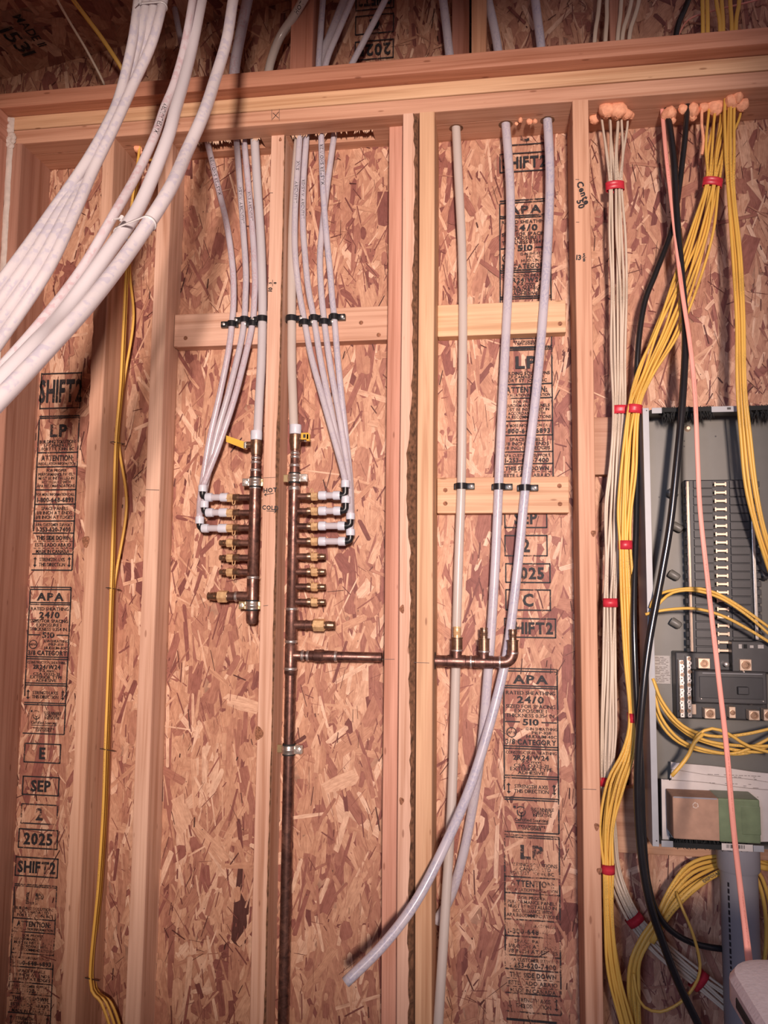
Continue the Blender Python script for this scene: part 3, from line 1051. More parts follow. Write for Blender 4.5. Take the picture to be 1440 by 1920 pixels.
td = dtube('supply_tube', [(474, 205, .070), (477, 254, .070), (482, 340, .074), (489, 450, .080), (492, 540, .088), (492, 600, .088), (490, 680, .082), (486, 750, .072), (483, 816, HY)],
           R34, 'pex_white', 'thick white supply tube feeding the hot manifold valve')
te = dtube('supply_tube', [(562, 205, .086), (560, 252, .086), (553, 340, .088), (548, 440, .088), (547, 540, .088), (547, 600, .088), (547, 680, .082), (549, 745, .072), (551, 806, HY)],
           R34, 'pex_ivory', 'thick ivory supply tube feeding the cold manifold valve')
tf = dtube('water_tube', [(563, 204, .066), (562, 250, .066), (557, 330, .068), (553, 400, .070), (553, 470, .074), (560, 540, .088), (571, 602, TY), (584, 670, .088), (606, 750, .080), (630, 835, .070), (645, 890, .066), (647, 904, HY)],
           R12, 'pex_clear', 'cold tube marked laundry sink, ending at the topmost elbow')
tg_ = dtube('water_tube', [(577, 204, .078), (575, 250, .078), (569, 340, .080), (568, 420, .084), (572, 480, .088), (578, 540, TY), (589, 600, TY), (602, 680, TY), (624, 785, .088), (641, 870, .086), (648, 915, .076), (647, 934, HY)],
           R12, 'pex_clear', 'cold tube marked washer, ending at the second elbow')
th = dtube('water_tube', [(634, 200, .096), (628, 244, .096), (616, 330, .096), (605, 420, .096), (600, 480, .095), (602, 540, TY), (608, 602, TY), (620, 690, .094), (638, 790, .098), (652, 880, .098), (657, 945, .084), (657, 966, HY)],
           R12, 'pex_clear', 'cold tube slanting behind its neighbour at the top, ending at the third elbow')
ti = dtube('water_tube', [(601, 200, .070), (602, 246, .070), (605, 340, .074), (611, 430, .078), (619, 510, .086), (623, 560, TY), (627, 598, TY), (634, 680, .098), (646, 795, .108), (656, 890, .112), (659, 960, .100), (657, 996, HY)],
           R12, 'pex_blue', 'cold tube marked master shower, ending at the lowest elbow')
for o, t, py, h in ((ta, 'MASTER SHOWER', 366, 7.0), (tb, 'LAUNDRY WASH', 417, 6.5), (tc, 'LAUNDRY SINK', 412, 6.0), (tf, 'LAUNDRY', 382, 6.5), (tf, 'SINK', 324, 6.5),
                    (tg_, 'LAUNDRY WASHER', 412, 6.0), (ti, 'MASTER SHOWER', 346, 7.0)):
    text_on_tube(o, t, py, h / 800 , reverse=True)
t1 = dtube('water_tube', [(852, 190, .075), (855, 236, .075), (860, 340, .080), (866, 460, .087), (868, 580, .091), (867, 750, .091), (865, 912, .091), (860, 1050, .091), (857, 1150, .091), (855, 1240, .091), (852, 1350, .088), (848, 1480, .075), (841, 1610, .055), (833, 1740, .03), (823, 1900, .0), (815, 2040, -.02)],
           R34, 'pex_ivory', 'white tube nearest the central studs, running out at the bottom of the picture')
t2 = dtube('water_tube', [(943, 186, .075), (948, 230, .075), (956, 340, .080), (957, 440, .086), (953, 540, .091), (948, 640, .091), (941, 780, .091), (935, 913, .091), (929, 1050, .091), (922, 1170, .091), (915, 1262, .091), (905, 1380, .096), (890, 1490, .106), (869, 1600, .112), (845, 1680, .112), (817, 1730, .108)],
           R34, 'pex_clear', 'middle of three white tubes, its cut end hidden behind another tube', hollow=True)
t3 = dtube('water_tube', [(1023, 172, .070), (1026, 216, .070), (1031, 320, .075), (1028, 440, .085), (1019, 580, .091), (1006, 730, .091), (985, 915, .091), (972, 1050, .091), (957, 1180, .091), (943, 1262, .085), (915, 1370, .060), (880, 1480, .020), (832, 1590, -.035), (780, 1690, -.075), (720, 1770, -.105), (648, 1842, -.135)],
           R34, 'pex_blue', 'long white tube bowing across the central studs to an open end', hollow=True)
for o in (t1, t2, t3):                       # holes drilled through the lower plate
    p = min(o_pts[o.name], key=lambda q: abs(q.z - ZP))
    mb = MB()
    n = 22
    mb.add([(p.x + math.cos(2 * math.pi * i / n) * .0175, p.y + .002 + math.sin(2 * math.pi * i / n) * .0175, ZP - .0006) for i in range(n)], [tuple(range(n))])
    mb.build('drilled_hole', M['bark'], tpl)


# ---- black tube clamps -------------------------------------------------------
def tube_clamp(px, py, r, label, side=1, group='black clamps on the boards', y=TY, face=0.102, two=False):
    p = at(px, py, y)
    e = empty('tube_clamp', label, 'clamp', group)
    mb = MB()
    n, hw = 12, 0.0075
    V, F = [], []
    for i in range(n + 1):                                   # saddle over the tube
        a = math.pi * i / n
        for rr in (r + 0.0004, r + 0.0040):
            for zz in (-hw, hw):
                V.append((p.x - math.cos(a) * rr, y - math.sin(a) * rr, p.z + zz))
    for i in range(n):
        b, c = 4 * i, 4 * (i + 1)
        F += [(b + 2, b + 3, c + 3, c + 2), (b, c, c + 1, b + 1), (b, b + 2, c + 2, c), (b + 1, c + 1, c + 3, b + 3)]
    F += [(0, 1, 3, 2), (4 * n, 4 * n + 2, 4 * n + 3, 4 * n + 1)]
    mb.add(V, F)
    for sx in ((-1, 1)):
        long_ = 0.021 if sx == side else 0.007
        xa, xb = sorted((p.x + sx * (r + 0.0004), p.x + sx * (r + long_)))
        mb.box(xa, xb, y - 0.004 if sx == side else y + 0.0, face - 0.0003, p.z - hw, p.z + hw, bev=0.001)
    mb.build('band', M['black'], e, True)
    MB().lathe((p.x + side * (r + 0.0135), y - 0.0042, p.z), (0, -1, 0), [(0, 0.0044), (0.0016, 0.0042), (0.0028, 0.002)], 10).build('screw', M['screw'], e, True)
    return e


tube_clamp(435, 608, R12, 'black clamp on the outermost hot tube', -1)
tube_clamp(458.5, 600, R12, 'raised black clamp on the second hot tube', -1)
tube_clamp(474.5, 607, R12, 'black clamp on the third hot tube', -1)
tube_clamp(492, 599, R34, 'black clamp on the thick hot supply tube beside the stud', -1, y=.088)
tube_clamp(547, 598, R34, 'black clamp on the thick ivory cold supply tube', 1, y=.088)
tube_clamp(570.5, 605, R12, 'low black clamp on the first thin cold tube', 1)
tube_clamp(589, 597, R12, 'raised black clamp on the second thin cold tube', 1)
tube_clamp(608, 604, R12, 'low black clamp on the third thin cold tube', 1)
tube_clamp(626.5, 595, R12, 'black clamp at the end of the cold row, on the fourth thin tube', 1)
for (px, py, lab) in ((865, 912, 'black clamp on the white tube nearest the central studs'), (936, 913, 'black clamp on the middle white tube'), (984, 915, 'black clamp on the bowed white tube')):
    tube_clamp(px, py, R34, lab, 1)


# ---- elbow connectors at the manifold ports ---------------------------------
def ring_prof(L, r0, r1):
    return [(0, r0), (0, r1 * 0.96), (L * 0.12, r1), (L * 0.88, r1), (L, r1 * 0.96), (L, r0)]


def connector(xr0, xr1, xs1, xr2, xe, yh, yv0, yv1, sgn, label):
    """horizontal: ring xr0-xr1, bare stub to xs1, ring to xr2, black elbow out to xe; upright ring yv0-yv1 above"""
    e = empty('elbow_connector', label, 'pipe fitting', 'elbow connectors on the manifolds')
    P = lambda x, y: at(x, y, HY)
    d = Vector((sgn, 0, 0))
    def seg(a, b, name, prof, mat):
        p, q = P(a, yh), P(b, yh)
        L = abs(q.x - p.x)
        MB().lathe((p.x, HY, p.z), d, prof(L), 16).build(name, M[mat], e, True)
    seg(xr0, xr1, 'crimp_ring', lambda L: ring_prof(L, 0.006, 0.0112), 'ring')
    seg(xr1, xs1, 'tube_stub', lambda L: [(-0.002, 0.0082), (L + 0.002, 0.0082)], 'pex_clear')
    seg(xs1, xr2, 'crimp_ring', lambda L: ring_prof(L, 0.006, 0.0112), 'ring')
    p0 = P(xr2, yh); pc = P(xe, yh); top = P(xe, yv1)
    pc = Vector((pc.x, HY, p0.z)); top = Vector((pc.x, HY, top.z))
    k = 0.0085
    path = [p0 - d * 0.003, pc - d * k]
    for i in range(1, 6):
        a = math.pi / 2 * i / 6
        path.append(pc - d * k * (1 - math.sin(a)) + Vector((0, 0, k * (1 - math.cos(a)))))
    path += [pc + Vector((0, 0, k)), top + Vector((0, 0, 0.003))]
    mb = MB().sweep(path, 0.0078, 14)
    mb.lathe((p0.x, HY, p0.z), d, [(0, 0.0098), (0.003, 0.0098)], 14)
    mb.build('elbow', M['black'], e, True)
    t2 = P(xe, yv0)
    MB().lathe((pc.x, HY, top.z), (0, 0, 1), ring_prof(t2.z - top.z, 0.006, 0.0112), 16).build('crimp_ring', M['ring'], e, True)


for a, lab in (((427.5, 414, 398, 386, 379.5, 932.5, 910, 922), 'top elbow connector on the hot manifold'),
               ((426.5, 412, 400, 387, 382.5, 961, 940, 952), 'middle elbow connector on the hot manifold'),
               ((426, 410, 391, 379, 374, 990.5, 969, 982), 'lowest elbow connector on the hot manifold')):
    connector(*a, -1, lab)
for a, lab in (((598, 612, 625, 638, 647.5, 929, 901, 914), 'topmost elbow connector on the cold manifold'),
               ((598, 612, 626, 639, 648, 958, 931, 943.5), 'second elbow connector from the top of the cold manifold'),
               ((598, 611, 634, 647, 657, 986, 962.5, 974), 'third elbow connector from the top of the cold manifold'),
               ((598, 611, 635, 648, 657, 1015, 992.5, 1004), 'lowest elbow connector on the cold manifold')):
    connector(*a, 1, lab)


# ---- manifolds ---------------------------------------------------------------
def vert(mb, X, pairs, px, y=HY, n=18):
    """upright turned piece: (picture row, radius)"""
    zz = [(at(px, py, y).z, r) for py, r in pairs]
    z0 = zz[0][0]
    mb.lathe((X, y, z0), (0, 0, -1), [(z0 - z, r) for z, r in zz], n)


def port(parent, X, px0, px1, py, sgn, bare, tab, hexa, r=0.0080, big=False):
    """short copper stub, brass mini valve with hexagon and a small turning tab"""
    p0, p1 = at(px0, py, HY), at(px1, py, HY)
    d = Vector((sgn, 0, 0))
    L = abs(p1.x - p0.x)
    o = Vector((p0.x, HY, p0.z))
    cl = L * 0.42
    v = empty('port_valve', None, None); v.parent = parent
    MB().lathe(o - d * 0.006, d, [(0, r), (cl + 0.006, r)], 14).build('stub', M['copper'], v, True)
    ha, hb = [abs(at(q, py, HY).x - p0.x) for q in hexa]
    ha, hb = min(ha, hb), max(ha, hb)
    mb = MB()
    mb.lathe(o, d, [(cl * 0.75, r * 1.0), (cl * 0.8, r * 1.22), (ha - 0.002, r * 1.18), (ha, r * 1.05)], 14)
    mb.build('barrel', M['brass_dark'], v, True)
    MB().lathe(o, d, [(ha, r * 1.25), (ha + 0.001, r * 1.38), (hb - 0.001, r * 1.38), (hb, r * 1.25)], 6).build('hexagon', M['brass'], v)
    if bare:
        e = MB()
        e.lathe(o, d, [(hb, r * 0.80), (hb + 0.003, r * 0.80), (hb + 0.004, r * 0.98), (hb + 0.007, r * 0.80), (hb + 0.008, r * 0.98), (L - 0.003, r * 0.80), (L - 0.002, r * 0.95), (L, r * 0.72)], 14)
        e.build('barb', M['brass_dark'], v, True)
    if tab:
        tx = o + d * (ha + 0.002 if sgn > 0 else ha - 0.003)
        s = tab
        pts = [tx + Vector((-0.003, -0.004, s * 0.008)), tx + Vector((-0.0032, -0.006, s * 0.015)), tx + Vector((0, -0.006, s * 0.0185)), tx + Vector((0.0032, -0.006, s * 0.015)), tx + Vector((0.003, -0.004, s * 0.008))]
        MB().sweep(catmull(pts, 0.002), 0.0013, 6).build('turning_tab', M['brass'], v, True)
    return v


def solder_ring(parent, X, px, py, r, y=HY):
    z = at(px, py, y).z
    MB().lathe((X, y, z + 0.0035), (0, 0, -1), [(0, r), (0.002, r + 0.0011), (0.005, r + 0.0013), (0.007, r)], 16).build('solder_joint', M['solder'], parent, True)


XH = at(476.5, 985, HY).x
XC = at(549.5, 1020, HY).x
hot = empty('copper_manifold', 'copper manifold for hot water with a yellow lever valve, three ports connected', 'manifold', 'copper manifolds')
mb = MB(); vert(mb, XH, [(914, .0115), (916, .0138), (1078, .0138), (1080, .0120)], 477); mb.build('header', M['copper'], hot, True)
mb = MB(); vert(mb, XH, [(1080, .0120), (1082, .0145), (1128, .0145), (1129, .0125), (1141, .0125), (1143, .0143), (1163, .0143), (1169, .0120), (1171, .006)], 474)
mb.lathe((XH, HY, at(474, 1118, HY).z), (-1, 0, 0), [(0, .0118), (abs(at(440, 1118, HY).x - XH), .0118)], 16); mb.build('lower_tee', M['copper'], hot, True)
mb = MB(); vert(mb, XH, [(848, .0105), (852, .0112), (858, .0110), (860, .0100), (868, .0112), (881, .0112), (882, .0128), (897, .0128), (899, .0120), (914, .0120)], 479); mb.build('neck', M['copper'], hot, True)
for py, r in ((859, .0108), (867, .0112), (882, .0126), (1083, .0145), (915, .0132)): solder_ring(hot, XH, 478, py, r)


def lever_valve(parent, X, px, rows, side, handle):
    v = empty('lever_valve', None, None); v.parent = parent
    mb = MB(); vert(mb, X, [(rows[0], .0115), (rows[0] + 1, .0143), (rows[1] - 10, .0150), (rows[1] - 2, .0128), (rows[1] + 5, .0125), (rows[1] + 6, .0105)], px)
    mb.build('valve_body', M['brass_dark'], v, True)
    z = at(px, (rows[0] + rows[1]) / 2 - 3, HY).z
    MB().lathe((X, HY, z), (side, 0, 0), [(0, .008), (0.022, .008), (0.023, .0055), (0.030, .0055)], 12).build('stem', M['brass_dark'], v, True)
    MB().lathe((X + side * 0.024, HY, z), (side, 0, 0), [(0, .009), (0.005, .009)], 6).build('nut', M['screw'], v)
    return v, z


v, z = lever_valve(hot, XH, 482, (825, 848), -1, None)
p = at(456, 834, HY); q = at(427, 824, HY)
mb = MB()
mb.add([(p.x + .006, HY - .009, p.z - .012), (p.x + .006, HY + .006, p.z - .012), (p.x + .006, HY + .006, p.z + .006), (p.x + .006, HY - .009, p.z + .006),
        (q.x, HY - .012, q.z - .008), (q.x, HY - .006, q.z - .008), (q.x, HY - .006, q.z + .008), (q.x, HY - .012, q.z + .008)],
       [(0, 1, 2, 3), (7, 6, 5, 4), (0, 4, 5, 1), (1, 5, 6, 2), (2, 6, 7, 3), (3, 7, 4, 0)])
mb.build('lever', M['yellow_handle'], v)
MB().box(p.x + .004, p.x + .010, HY - .010, HY + .007, p.z - .011, p.z + .005, bev=.001).build('lever_grip', M['zinc'], v)
mb = MB(); vert(mb, XH, [(807, .010), (808, .0142), (811, .0148), (823, .0148), (825, .0140), (826, .010)], 483); mb.build('crimp_ring', M['ring'], hot, True)
for i, py in enumerate((933, 961.5, 990, 1018, 1046, 1073)):
    port(hot, XH, 467, 411.5, py, -1, i > 2, -1, (437.5, 425.5))
port(hot, XH, 447, 389.5, 1118.5, -1, True, 0, (427, 409), r=0.0112)
mb = MB(); mb.lathe((at(446, 1118, HY).x, HY, at(446, 1118.5, HY).z), (-1, 0, 0), [(0, .0118), (.001, .013), (.006, .013), (.007, .0118)], 16); mb.build('solder_joint', M['solder'], hot, True)

cold = empty('copper_manifold', 'copper manifold for cold water running down the stud, with four ports connected', 'manifold', 'copper manifolds')
mb = MB(); vert(mb, XC, [(905, .0128), (916, .0134), (1140, .0134), (1142, .012)], 549); mb.build('header', M['copper'], cold, True)
mb = MB(); vert(mb, XC, [(838, .0105), (846, .0108), (850, .0096), (856, .0108), (868, .0110), (872, .0124), (886, .0124), (905, .0122), (917, .0125)], 551); mb.build('neck', M['copper'], cold, True)
for py, r in ((850, .0104), (857, .0110), (873, .0124), (1142, .0142), (1203, .0142), (1254, .0150)): solder_ring(cold, XC, 549, py, r)
mb = MB(); vert(mb, XC, [(911, .0125), (913, .0142), (917, .0146), (920, .013)], 550); mb.build('solder_joint', M['solder'], cold, True)
mb = MB(); vert(mb, XC, [(1142, .012), (1144, .0146), (1198, .0146), (1201, .0125), (1207, .0125), (1209, .0146), (1250, .0146), (1262, .0150), (1266, .0128)], 548)
mb.build('tee_body', M['copper'], cold, True)
zb_ = 0.0
mb = MB(); mb.lathe((XC, HY, at(547, 1264, HY).z), (0, 0, -1), [(0, .0128), (at(547, 1264, HY).z - 0.0, .0128)], 18); mb.build('riser_pipe', M['copper'], cold, True)
v, z = lever_valve(cold, XC, 551, (814, 838), 1, None)
p = at(574, 820, HY)
mb = MB(); mb.box(p.x - .010, p.x + .010, HY - .014, HY - .010, p.z - .008, p.z + .009, bev=.001)
mb.box(p.x + .004, p.x + .012, HY - .014, HY - .003, p.z - .012, p.z + .006, bev=.001)
mb.build('lever', M['yellow_handle'], v)
MB().box(p.x - .004, p.x + .002, HY - .0146, HY - .0138, p.z - .004, p.z + .005).build('lever_print', M['marker'], v)
mb = MB(); vert(mb, XC, [(796, .010), (797, .0146), (800, .0150), (812, .0150), (814, .0140), (815, .010)], 552); mb.build('crimp_ring', M['ring'], cold, True)
for i, py in enumerate((931, 958.5, 987, 1015, 1043.5, 1072, 1100, 1128.5)):
    port(cold, XC, 559, 611, py, 1, i > 3, 1, (584, 596))
port(cold, XC, 566, 628.5, 1171.5, 1, True, 0, (588, 609), r=0.0112)
zb = at(556, 1171.5, HY).z
MB().lathe((XC, HY, zb), (1, 0, 0), [(0, .0112), (at(572, 1171, HY).x - XC, .0112), (at(572, 1171, HY).x - XC + .001, .0128), (at(576, 1171, HY).x - XC, .0128)], 16).build('tee_branch', M['copper'], cold, True)
zb = at(556, 1229, HY).z
X_ = lambda px, py=1232: at(px, py, HY).x - XC
MB().lathe((XC, HY, zb), (1, 0, 0), [(0, .0118), (X_(566), .0118), (X_(567), .0108), (X_(576), .0108), (X_(577), .0125), (X_(588), .0130), (X_(590), .0155), (X_(606), .0160), (X_(608), .0138), (X_(627), .0132), (X_(629), .0118), (X_(716), .0116)], 16).build('branch_pipe', M['copper'], cold, True)
for px in (567, 577, 629):
    MB().lathe((XC + X_(px) - .003, HY, zb), (1, 0, 0), [(0, .0118), (.002, .0138), (.006, .0138), (.008, .0118)], 16).build('solder_joint', M['solder'], cold, True)

# ---- copper branch with three barbs in the next bay ---------------------------
br = empty('copper_branch', 'copper branch pipe with three upright barbs, coming through the central studs', 'pipe')
BY = 0.062
zB = at(880, 1240.5, BY).z
xa, xe = -0.150, at(961, 1240, BY).x
path = [Vector((xa, BY, zB)), Vector((xe - .022, BY, zB))]
for i in range(1, 7):
    a = math.pi / 2 * i / 6
    path.append(Vector((xe - .022 + .022 * math.sin(a), BY, zB + .022 * (1 - math.cos(a)))))
path.append(Vector((xe, BY, at(961, 1219, BY).z)))
MB().sweep(path, .0135, 16).build('pipe', M['copper'], br, True)
for px in (856, 907):
    X0 = at(px, 1236, BY).x
    MB().lathe((X0, BY, zB), (0, 0, 1), [(0, .0125), (at(px, 1217, BY).z - zB, .0125)], 16).build('tee_riser', M['copper'], br, True)
    MB().lathe((X0 - .022, BY, zB), (1, 0, 0), [(0, .0135), (.001, .0150), (.043, .0150), (.044, .0135)], 16).build('tee_sleeve', M['copper'], br, True)
for px, pt in ((857, 1175), (907.5, 1177), (961.5, 1180)):
    X0 = at(px, 1210, BY).x
    zc, zt_, ze = at(px, pt + 43, BY).z, at(px, pt + 20, BY).z, at(px, pt, BY).z
    MB().lathe((X0, BY, zc), (0, 0, 1), [(0, .0118), (.001, .0128), (zt_ - zc - .003, .0128), (zt_ - zc - .002, .0142), (zt_ - zc, .0142), (zt_ - zc, .009)], 16).build('collar', M['brass_dark'], br, True)
    MB().lathe((X0, BY, zt_), (0, 0, 1), [(0, .0085), (.006, .0085), (.007, .0095), (.010, .0085), (.012, .0095), (ze - zt_ - .004, .0085), (ze - zt_ - .003, .0095), (ze - zt_, .0088), (ze - zt_, .006), (ze - zt_ - .01, .006)], 16).build('barb', M['brass'] if px == 857 else M['brass_dark'], br, True)
    MB().lathe((X0, BY, zc - .004), (0, 0, 1), [(0, .0125), (.001, .0138), (.004, .0138), (.005, .0125)], 16).build('solder_joint', M['solder'], br, True)
for px in (881, 935):
    MB().lathe((at(px, 1240, BY).x, BY, zB), (1, 0, 0), [(0, .0138), (.001, .0152), (.004, .0152), (.005, .0138)], 16).build('solder_joint', M['solder'], br, True)
# drilled holes the branch passes through: dark sleeves of the stud sides
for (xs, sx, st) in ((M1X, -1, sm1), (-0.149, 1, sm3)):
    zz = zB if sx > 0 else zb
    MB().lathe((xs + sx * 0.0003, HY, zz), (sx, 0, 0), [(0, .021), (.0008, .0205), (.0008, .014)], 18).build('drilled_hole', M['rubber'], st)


# ---- steel pipe clamps ---------------------------------------------------------
def steel_clamp(X, px, py, r, side, label, half=0.0095, yellow=False):
    e = empty('pipe_clamp', label, 'clamp', 'steel pipe clamps')
    z = at(px, py, HY).z
    mb = MB(); mb.lathe((X, HY, z - half - .004), (0, 0, 1), [(0, r - .0005), (0, r + .0026), (2 * half + .008, r + .0026), (2 * half + .008, r - .0005)], 18)
    mb.build('rubber_liner', M['rubber'], e, True)
    mb = MB(); mb.lathe((X, HY, z - half), (0, 0, 1), [(0, r + .002), (0, r + .0044), (half * .7, r + .0044), (half * .8, r + .0052), (half * 1.2, r + .0052), (half * 1.3, r + .0044), (2 * half, r + .0044), (2 * half, r + .002)], 20)
    mb.build('band', M['zinc'], e, True)
    xa, xb = sorted((X + side * (r + .003), X + side * (r + .020)))
    MB().box(xa, xb, HY - .006, HY - .003, z - half, z + half, bev=.001).build('ear', M['zinc_yellow' if yellow else 'zinc'], e)
    MB().box(xa, xb, HY + .003, HY + .006, z - half, z + half, bev=.001).build('ear', M['zinc'], e)
    MB().lathe((X + side * (r + .012), HY - .006, z), (0, -1, 0), [(0, .0062), (.003, .0058), (.0035, .0035), (.006, .0035)], 6).build('bolt', M['screw'], e)
    xa, xb = sorted((X - side * (r + .002), X - side * (r + .017)))
    MB().box(xa, xb, HY + .002, HY + .006, z - half, z + half, bev=.001).build('strap', M['zinc_yellow'], e)
    return e


steel_clamp(XH, 478, 904.5, .0120, -1, 'silver clamp holding the hot manifold just above the HOT marking')
steel_clamp(XH, 474, 1135, .0125, -1, 'yellowish steel clamp at the foot of the hot manifold', yellow=True)
steel_clamp(XC, 551, 896.5, .0122, 1, 'shiny clamp with a bolt near the top of the cold manifold', yellow=False)
steel_clamp(XC, 545, 1405, .0128, 1, 'lone silver clamp low on the cold riser pipe')

# ---- tubes above the sill board ------------------------------------------------
up = [((436, 190, .06), (441, 120, .05), (452, 60, .04), (466, -10, .03), (478, -60, .02), R34 * 1.25, 'pex_red', 'wide dim tube rising above the sill board beside the near tube bundle'),
      ((500, 160, .07), (507, 118, .06), (525, 70, .05), (550, 32, .03), (580, -20, .0), R34, 'pex_ivory', 'curved dim ivory tube above the sill board with a marker note'),
      ((596, 170, .06), (598, 110, .06), (602, 50, .06), (606, -10, .06), (608, -60, .06), R12, 'pex_blue', 'thin upright dim tube above the sill board'),
      ((590, 170, .08), (601, 112, .08), (620, 65, .08), (648, -5, .08), (670, -60, .08), R34, 'pex_clear', 'dim tube slanting above the sill board, left of its parallel twin'),
      ((602, 170, .05), (613, 112, .05), (634, 60, .05), (662, -5, .05), (684, -60, .05), R12, 'pex_clear', 'dim tube slanting above the sill board, right of its parallel twin'),
      ((640, 160, .06), (666, 108, .06), (686, 70, .05), (722, 0, .04), (750, -60, .03), R12, 'pex_clear', 'thin dim tube crossing the upside-down printing above the sill board'),
      ((850, 150, .07), (842, 96, .07), (837, 50, .07), (830, -5, .07), (822, -60, .07), R34, 'pex_clear', 'upright white tube above the sill board, nearest the dark set-back upright'),
      ((940, 140, .07), (932, 82, .07), (924, 40, .07), (914, -5, .07), (902, -60, .07), R34, 'pex_clear', 'leaning white tube above the sill board, middle of three'),
      ((1018, 130, .07), (1013, 74, .07), (1008, 35, .07), (1003, -5, .07), (996, -60, .07), R34, 'pex_blue', 'white tube above the sill board with blue print, last of three'),
      ((348, 150, .06), (343, 100, .06), (335, 55, .06), (323, -5, .06), (310, -60, .06), R12, 'pex_clear', 'dim grey tube above the sill board, between the near tube bundles')]
for u in up:
    o = dtube('roof_tube', [c for c in u[:5]], u[5], u[6], u[7])
    if 'marker' in u[7]:
        text_on_tube(o, 'HOT', 22, .010)
tube('roof_cable', [(196, 160, .02), (188, 142, .0), (160, 90, -.05), (130, 40, -.1), (105, -5, -.15), (80, -60, -.2)], .0032, M['cable_white'], 'thin pale cable under the roof boards', 'cable')
tube('roof_cable', [(240, 150, .03), (222, 118, .01), (190, 70, -.04), (160, 30, -.08), (132, -8, -.12), (100, -60, -.16)], .0055, M['cable_yellow'], 'yellow cable under the roof boards', 'cable', flat=.003)

# ---- near tubes sweeping past the camera --------------------------------------
YN = [-.36, -.38, -.41, -.45, -.49, -.53, -.58, -.63, -.68]
G1 = [(266, -70), (259, 0), (248, 80), (224, 180), (198, 240), (158, 310), (97, 398), (40, 478), (-45, 590)]
G4 = [(316, -70), (306, 0), (285, 80), (247, 165), (213, 240), (175, 318), (139, 402), (84, 515), (-35, 690)]
nl = ['outermost near tube with blue print at the left edge of the picture', 'second near tube with blue print', 'third near tube with blue print, half hidden by its neighbours', 'fourth near tube with blue print, beside the gap before the marked tube']
near = []
for i in range(4):
    t = i / 3
    pts = [((a[0] * (1 - t) + b[0] * t), (a[1] * (1 - t) + b[1] * t), y + (0.016 if i in (1, 2) and 2 <= k <= 5 else 0.0) + (0.012 if i == 2 and 2 <= k <= 5 else 0)) for k, (a, b, y) in enumerate(zip(G1, G4, YN))]
    near.append(dtube('near_tube', pts, 0.0098, 'pex_near', nl[i]))
Y2 = [-.34, -.36, -.40, -.45, -.50, -.56, -.63, -.72, -.82, -.92, -1.0]
m1 = dtube('near_tube', [(a, b, y) for (a, b), y in zip([(372, -70), (361, 0), (346, 85), (327, 155), (307, 205), (290, 255), (255, 330), (214, 402), (150, 510), (60, 625), (-45, 740)], [y + d for y, d in zip(Y2, (0, 0, 0.02, .03, .04, .05, .06, .08, .11, .13, .14))])], R12, 'pex_near_red',
           'near tube with handwritten name, standing alone between the near bundles')
Y3 = [-.30, -.33, -.38, -.44, -.50, -.56, -.64, -.72, -.82, -.93, -1.03]
m2 = dtube('near_tube', [(a, b, y) for (a, b), y in zip([(392, -70), (378, 0), (361, 85), (345, 150), (329, 205), (312, 265), (262, 385), (207, 467), (121, 585), (60, 652), (-50, 766)], [y + d for y, d in zip(Y3, (0, 0, .01, .01, .01, .015, .02, .02, .03, .03, .03))])], R34, 'pex_white',
           'thick plain near tube tied to its neighbour')
m3 = dtube('near_tube', [(a, b, y) for (a, b), y in zip([(450, -70), (437, 0), (425, 75), (403, 150), (382, 213), (350, 285), (317, 357), (251, 459), (172, 563), (69, 676), (-50, 800)], Y3)], R34, 'pex_near',
           'thick near tube with faint print, closest to the hot manifold')
text_on_tube(m1, 'MAYER LAUNDRY', 258, 8.5 / 1000, reverse=True)


def loop_tie(name, objs, py, label, ext=0.0):
    """a nylon band round the given tubes where they pass picture row py, with a small head"""
    ps, tg = [], None
    inv = CROT.inverted()
    for o, row in objs:
        best, bp = 1e9, None
        P = o_pts[o.name]
        for i in range(1, len(P) - 1):
            q = inv @ (P[i] - CPOS)
            y = 960 + FPX * q.y / q.z
            if abs(y - row) < best:
                best, bp, tg = abs(y - row), P[i], (P[i + 1] - P[i - 1]).normalized()
        r = (o.data.vertices[0].co - P[0]).length
        ps.append((bp, r))
    c = sum((p for p, r in ps), Vector()) / len(ps)
    nr = (CPOS - c).normalized(); nr = (nr - tg * nr.dot(tg)).normalized()
    w = tg.cross(nr)
    off = [((p - c).dot(w), (p - c).dot(nr), r) for p, r in ps]
    # convex outline of the circles
    V, n = [], 40
    for i in range(n):
        a = 2 * math.pi * i / n
        dx, dy = math.cos(a), math.sin(a)
        k = max(range(len(off)), key=lambda j: off[j][0] * dx + off[j][1] * dy + off[j][2])
        x, y, r = off[k]
        for rr in (r + 0.0003, r + 0.0017):
            for s in (-0.0026, 0.0026):
                V.append(c + w * (x + dx * rr) + nr * (y + dy * rr) + tg * s)
    F = []
    for i in range(n):
        b, d = 4 * i, 4 * ((i + 1) % n)
        F += [(b + 2, b + 3, d + 3, d + 2), (b, d, d + 1, b + 1), (b, b + 2, d + 2, d), (b + 1, d + 1, d + 3, b + 3)]
    e = empty(name, label, 'cable tie', 'nylon ties on the near tubes')
    mesh_obj('strap', V, F, M['tie'], e, True)
    hx = max(o[0] + o[2] for o in off)
    hp = c + w * (hx + 0.002)
    mb = MB(); mb.lathe(hp - tg * 0.004, tg, [(0, .0035), (.008, .0035)], 8)
    mb.build('head', M['tie'], e)
    mb = MB(); mb.lathe(hp, (w * 0.4 + tg * 0.9 + nr * 0.2), [(0, .0016), (.022, .0012)], 6)
    mb.build('tail', M['tie'], e)
    return e


loop_tie('cable_tie', [(m2, 415), (m3, 442)], 0, 'nylon tie joining the two thick near tubes')
loop_tie('cable_tie', [(near[1], 12), (near[2], 15), (near[3], 18)], 0, 'nylon tie round the near bundle at the top edge of the picture')

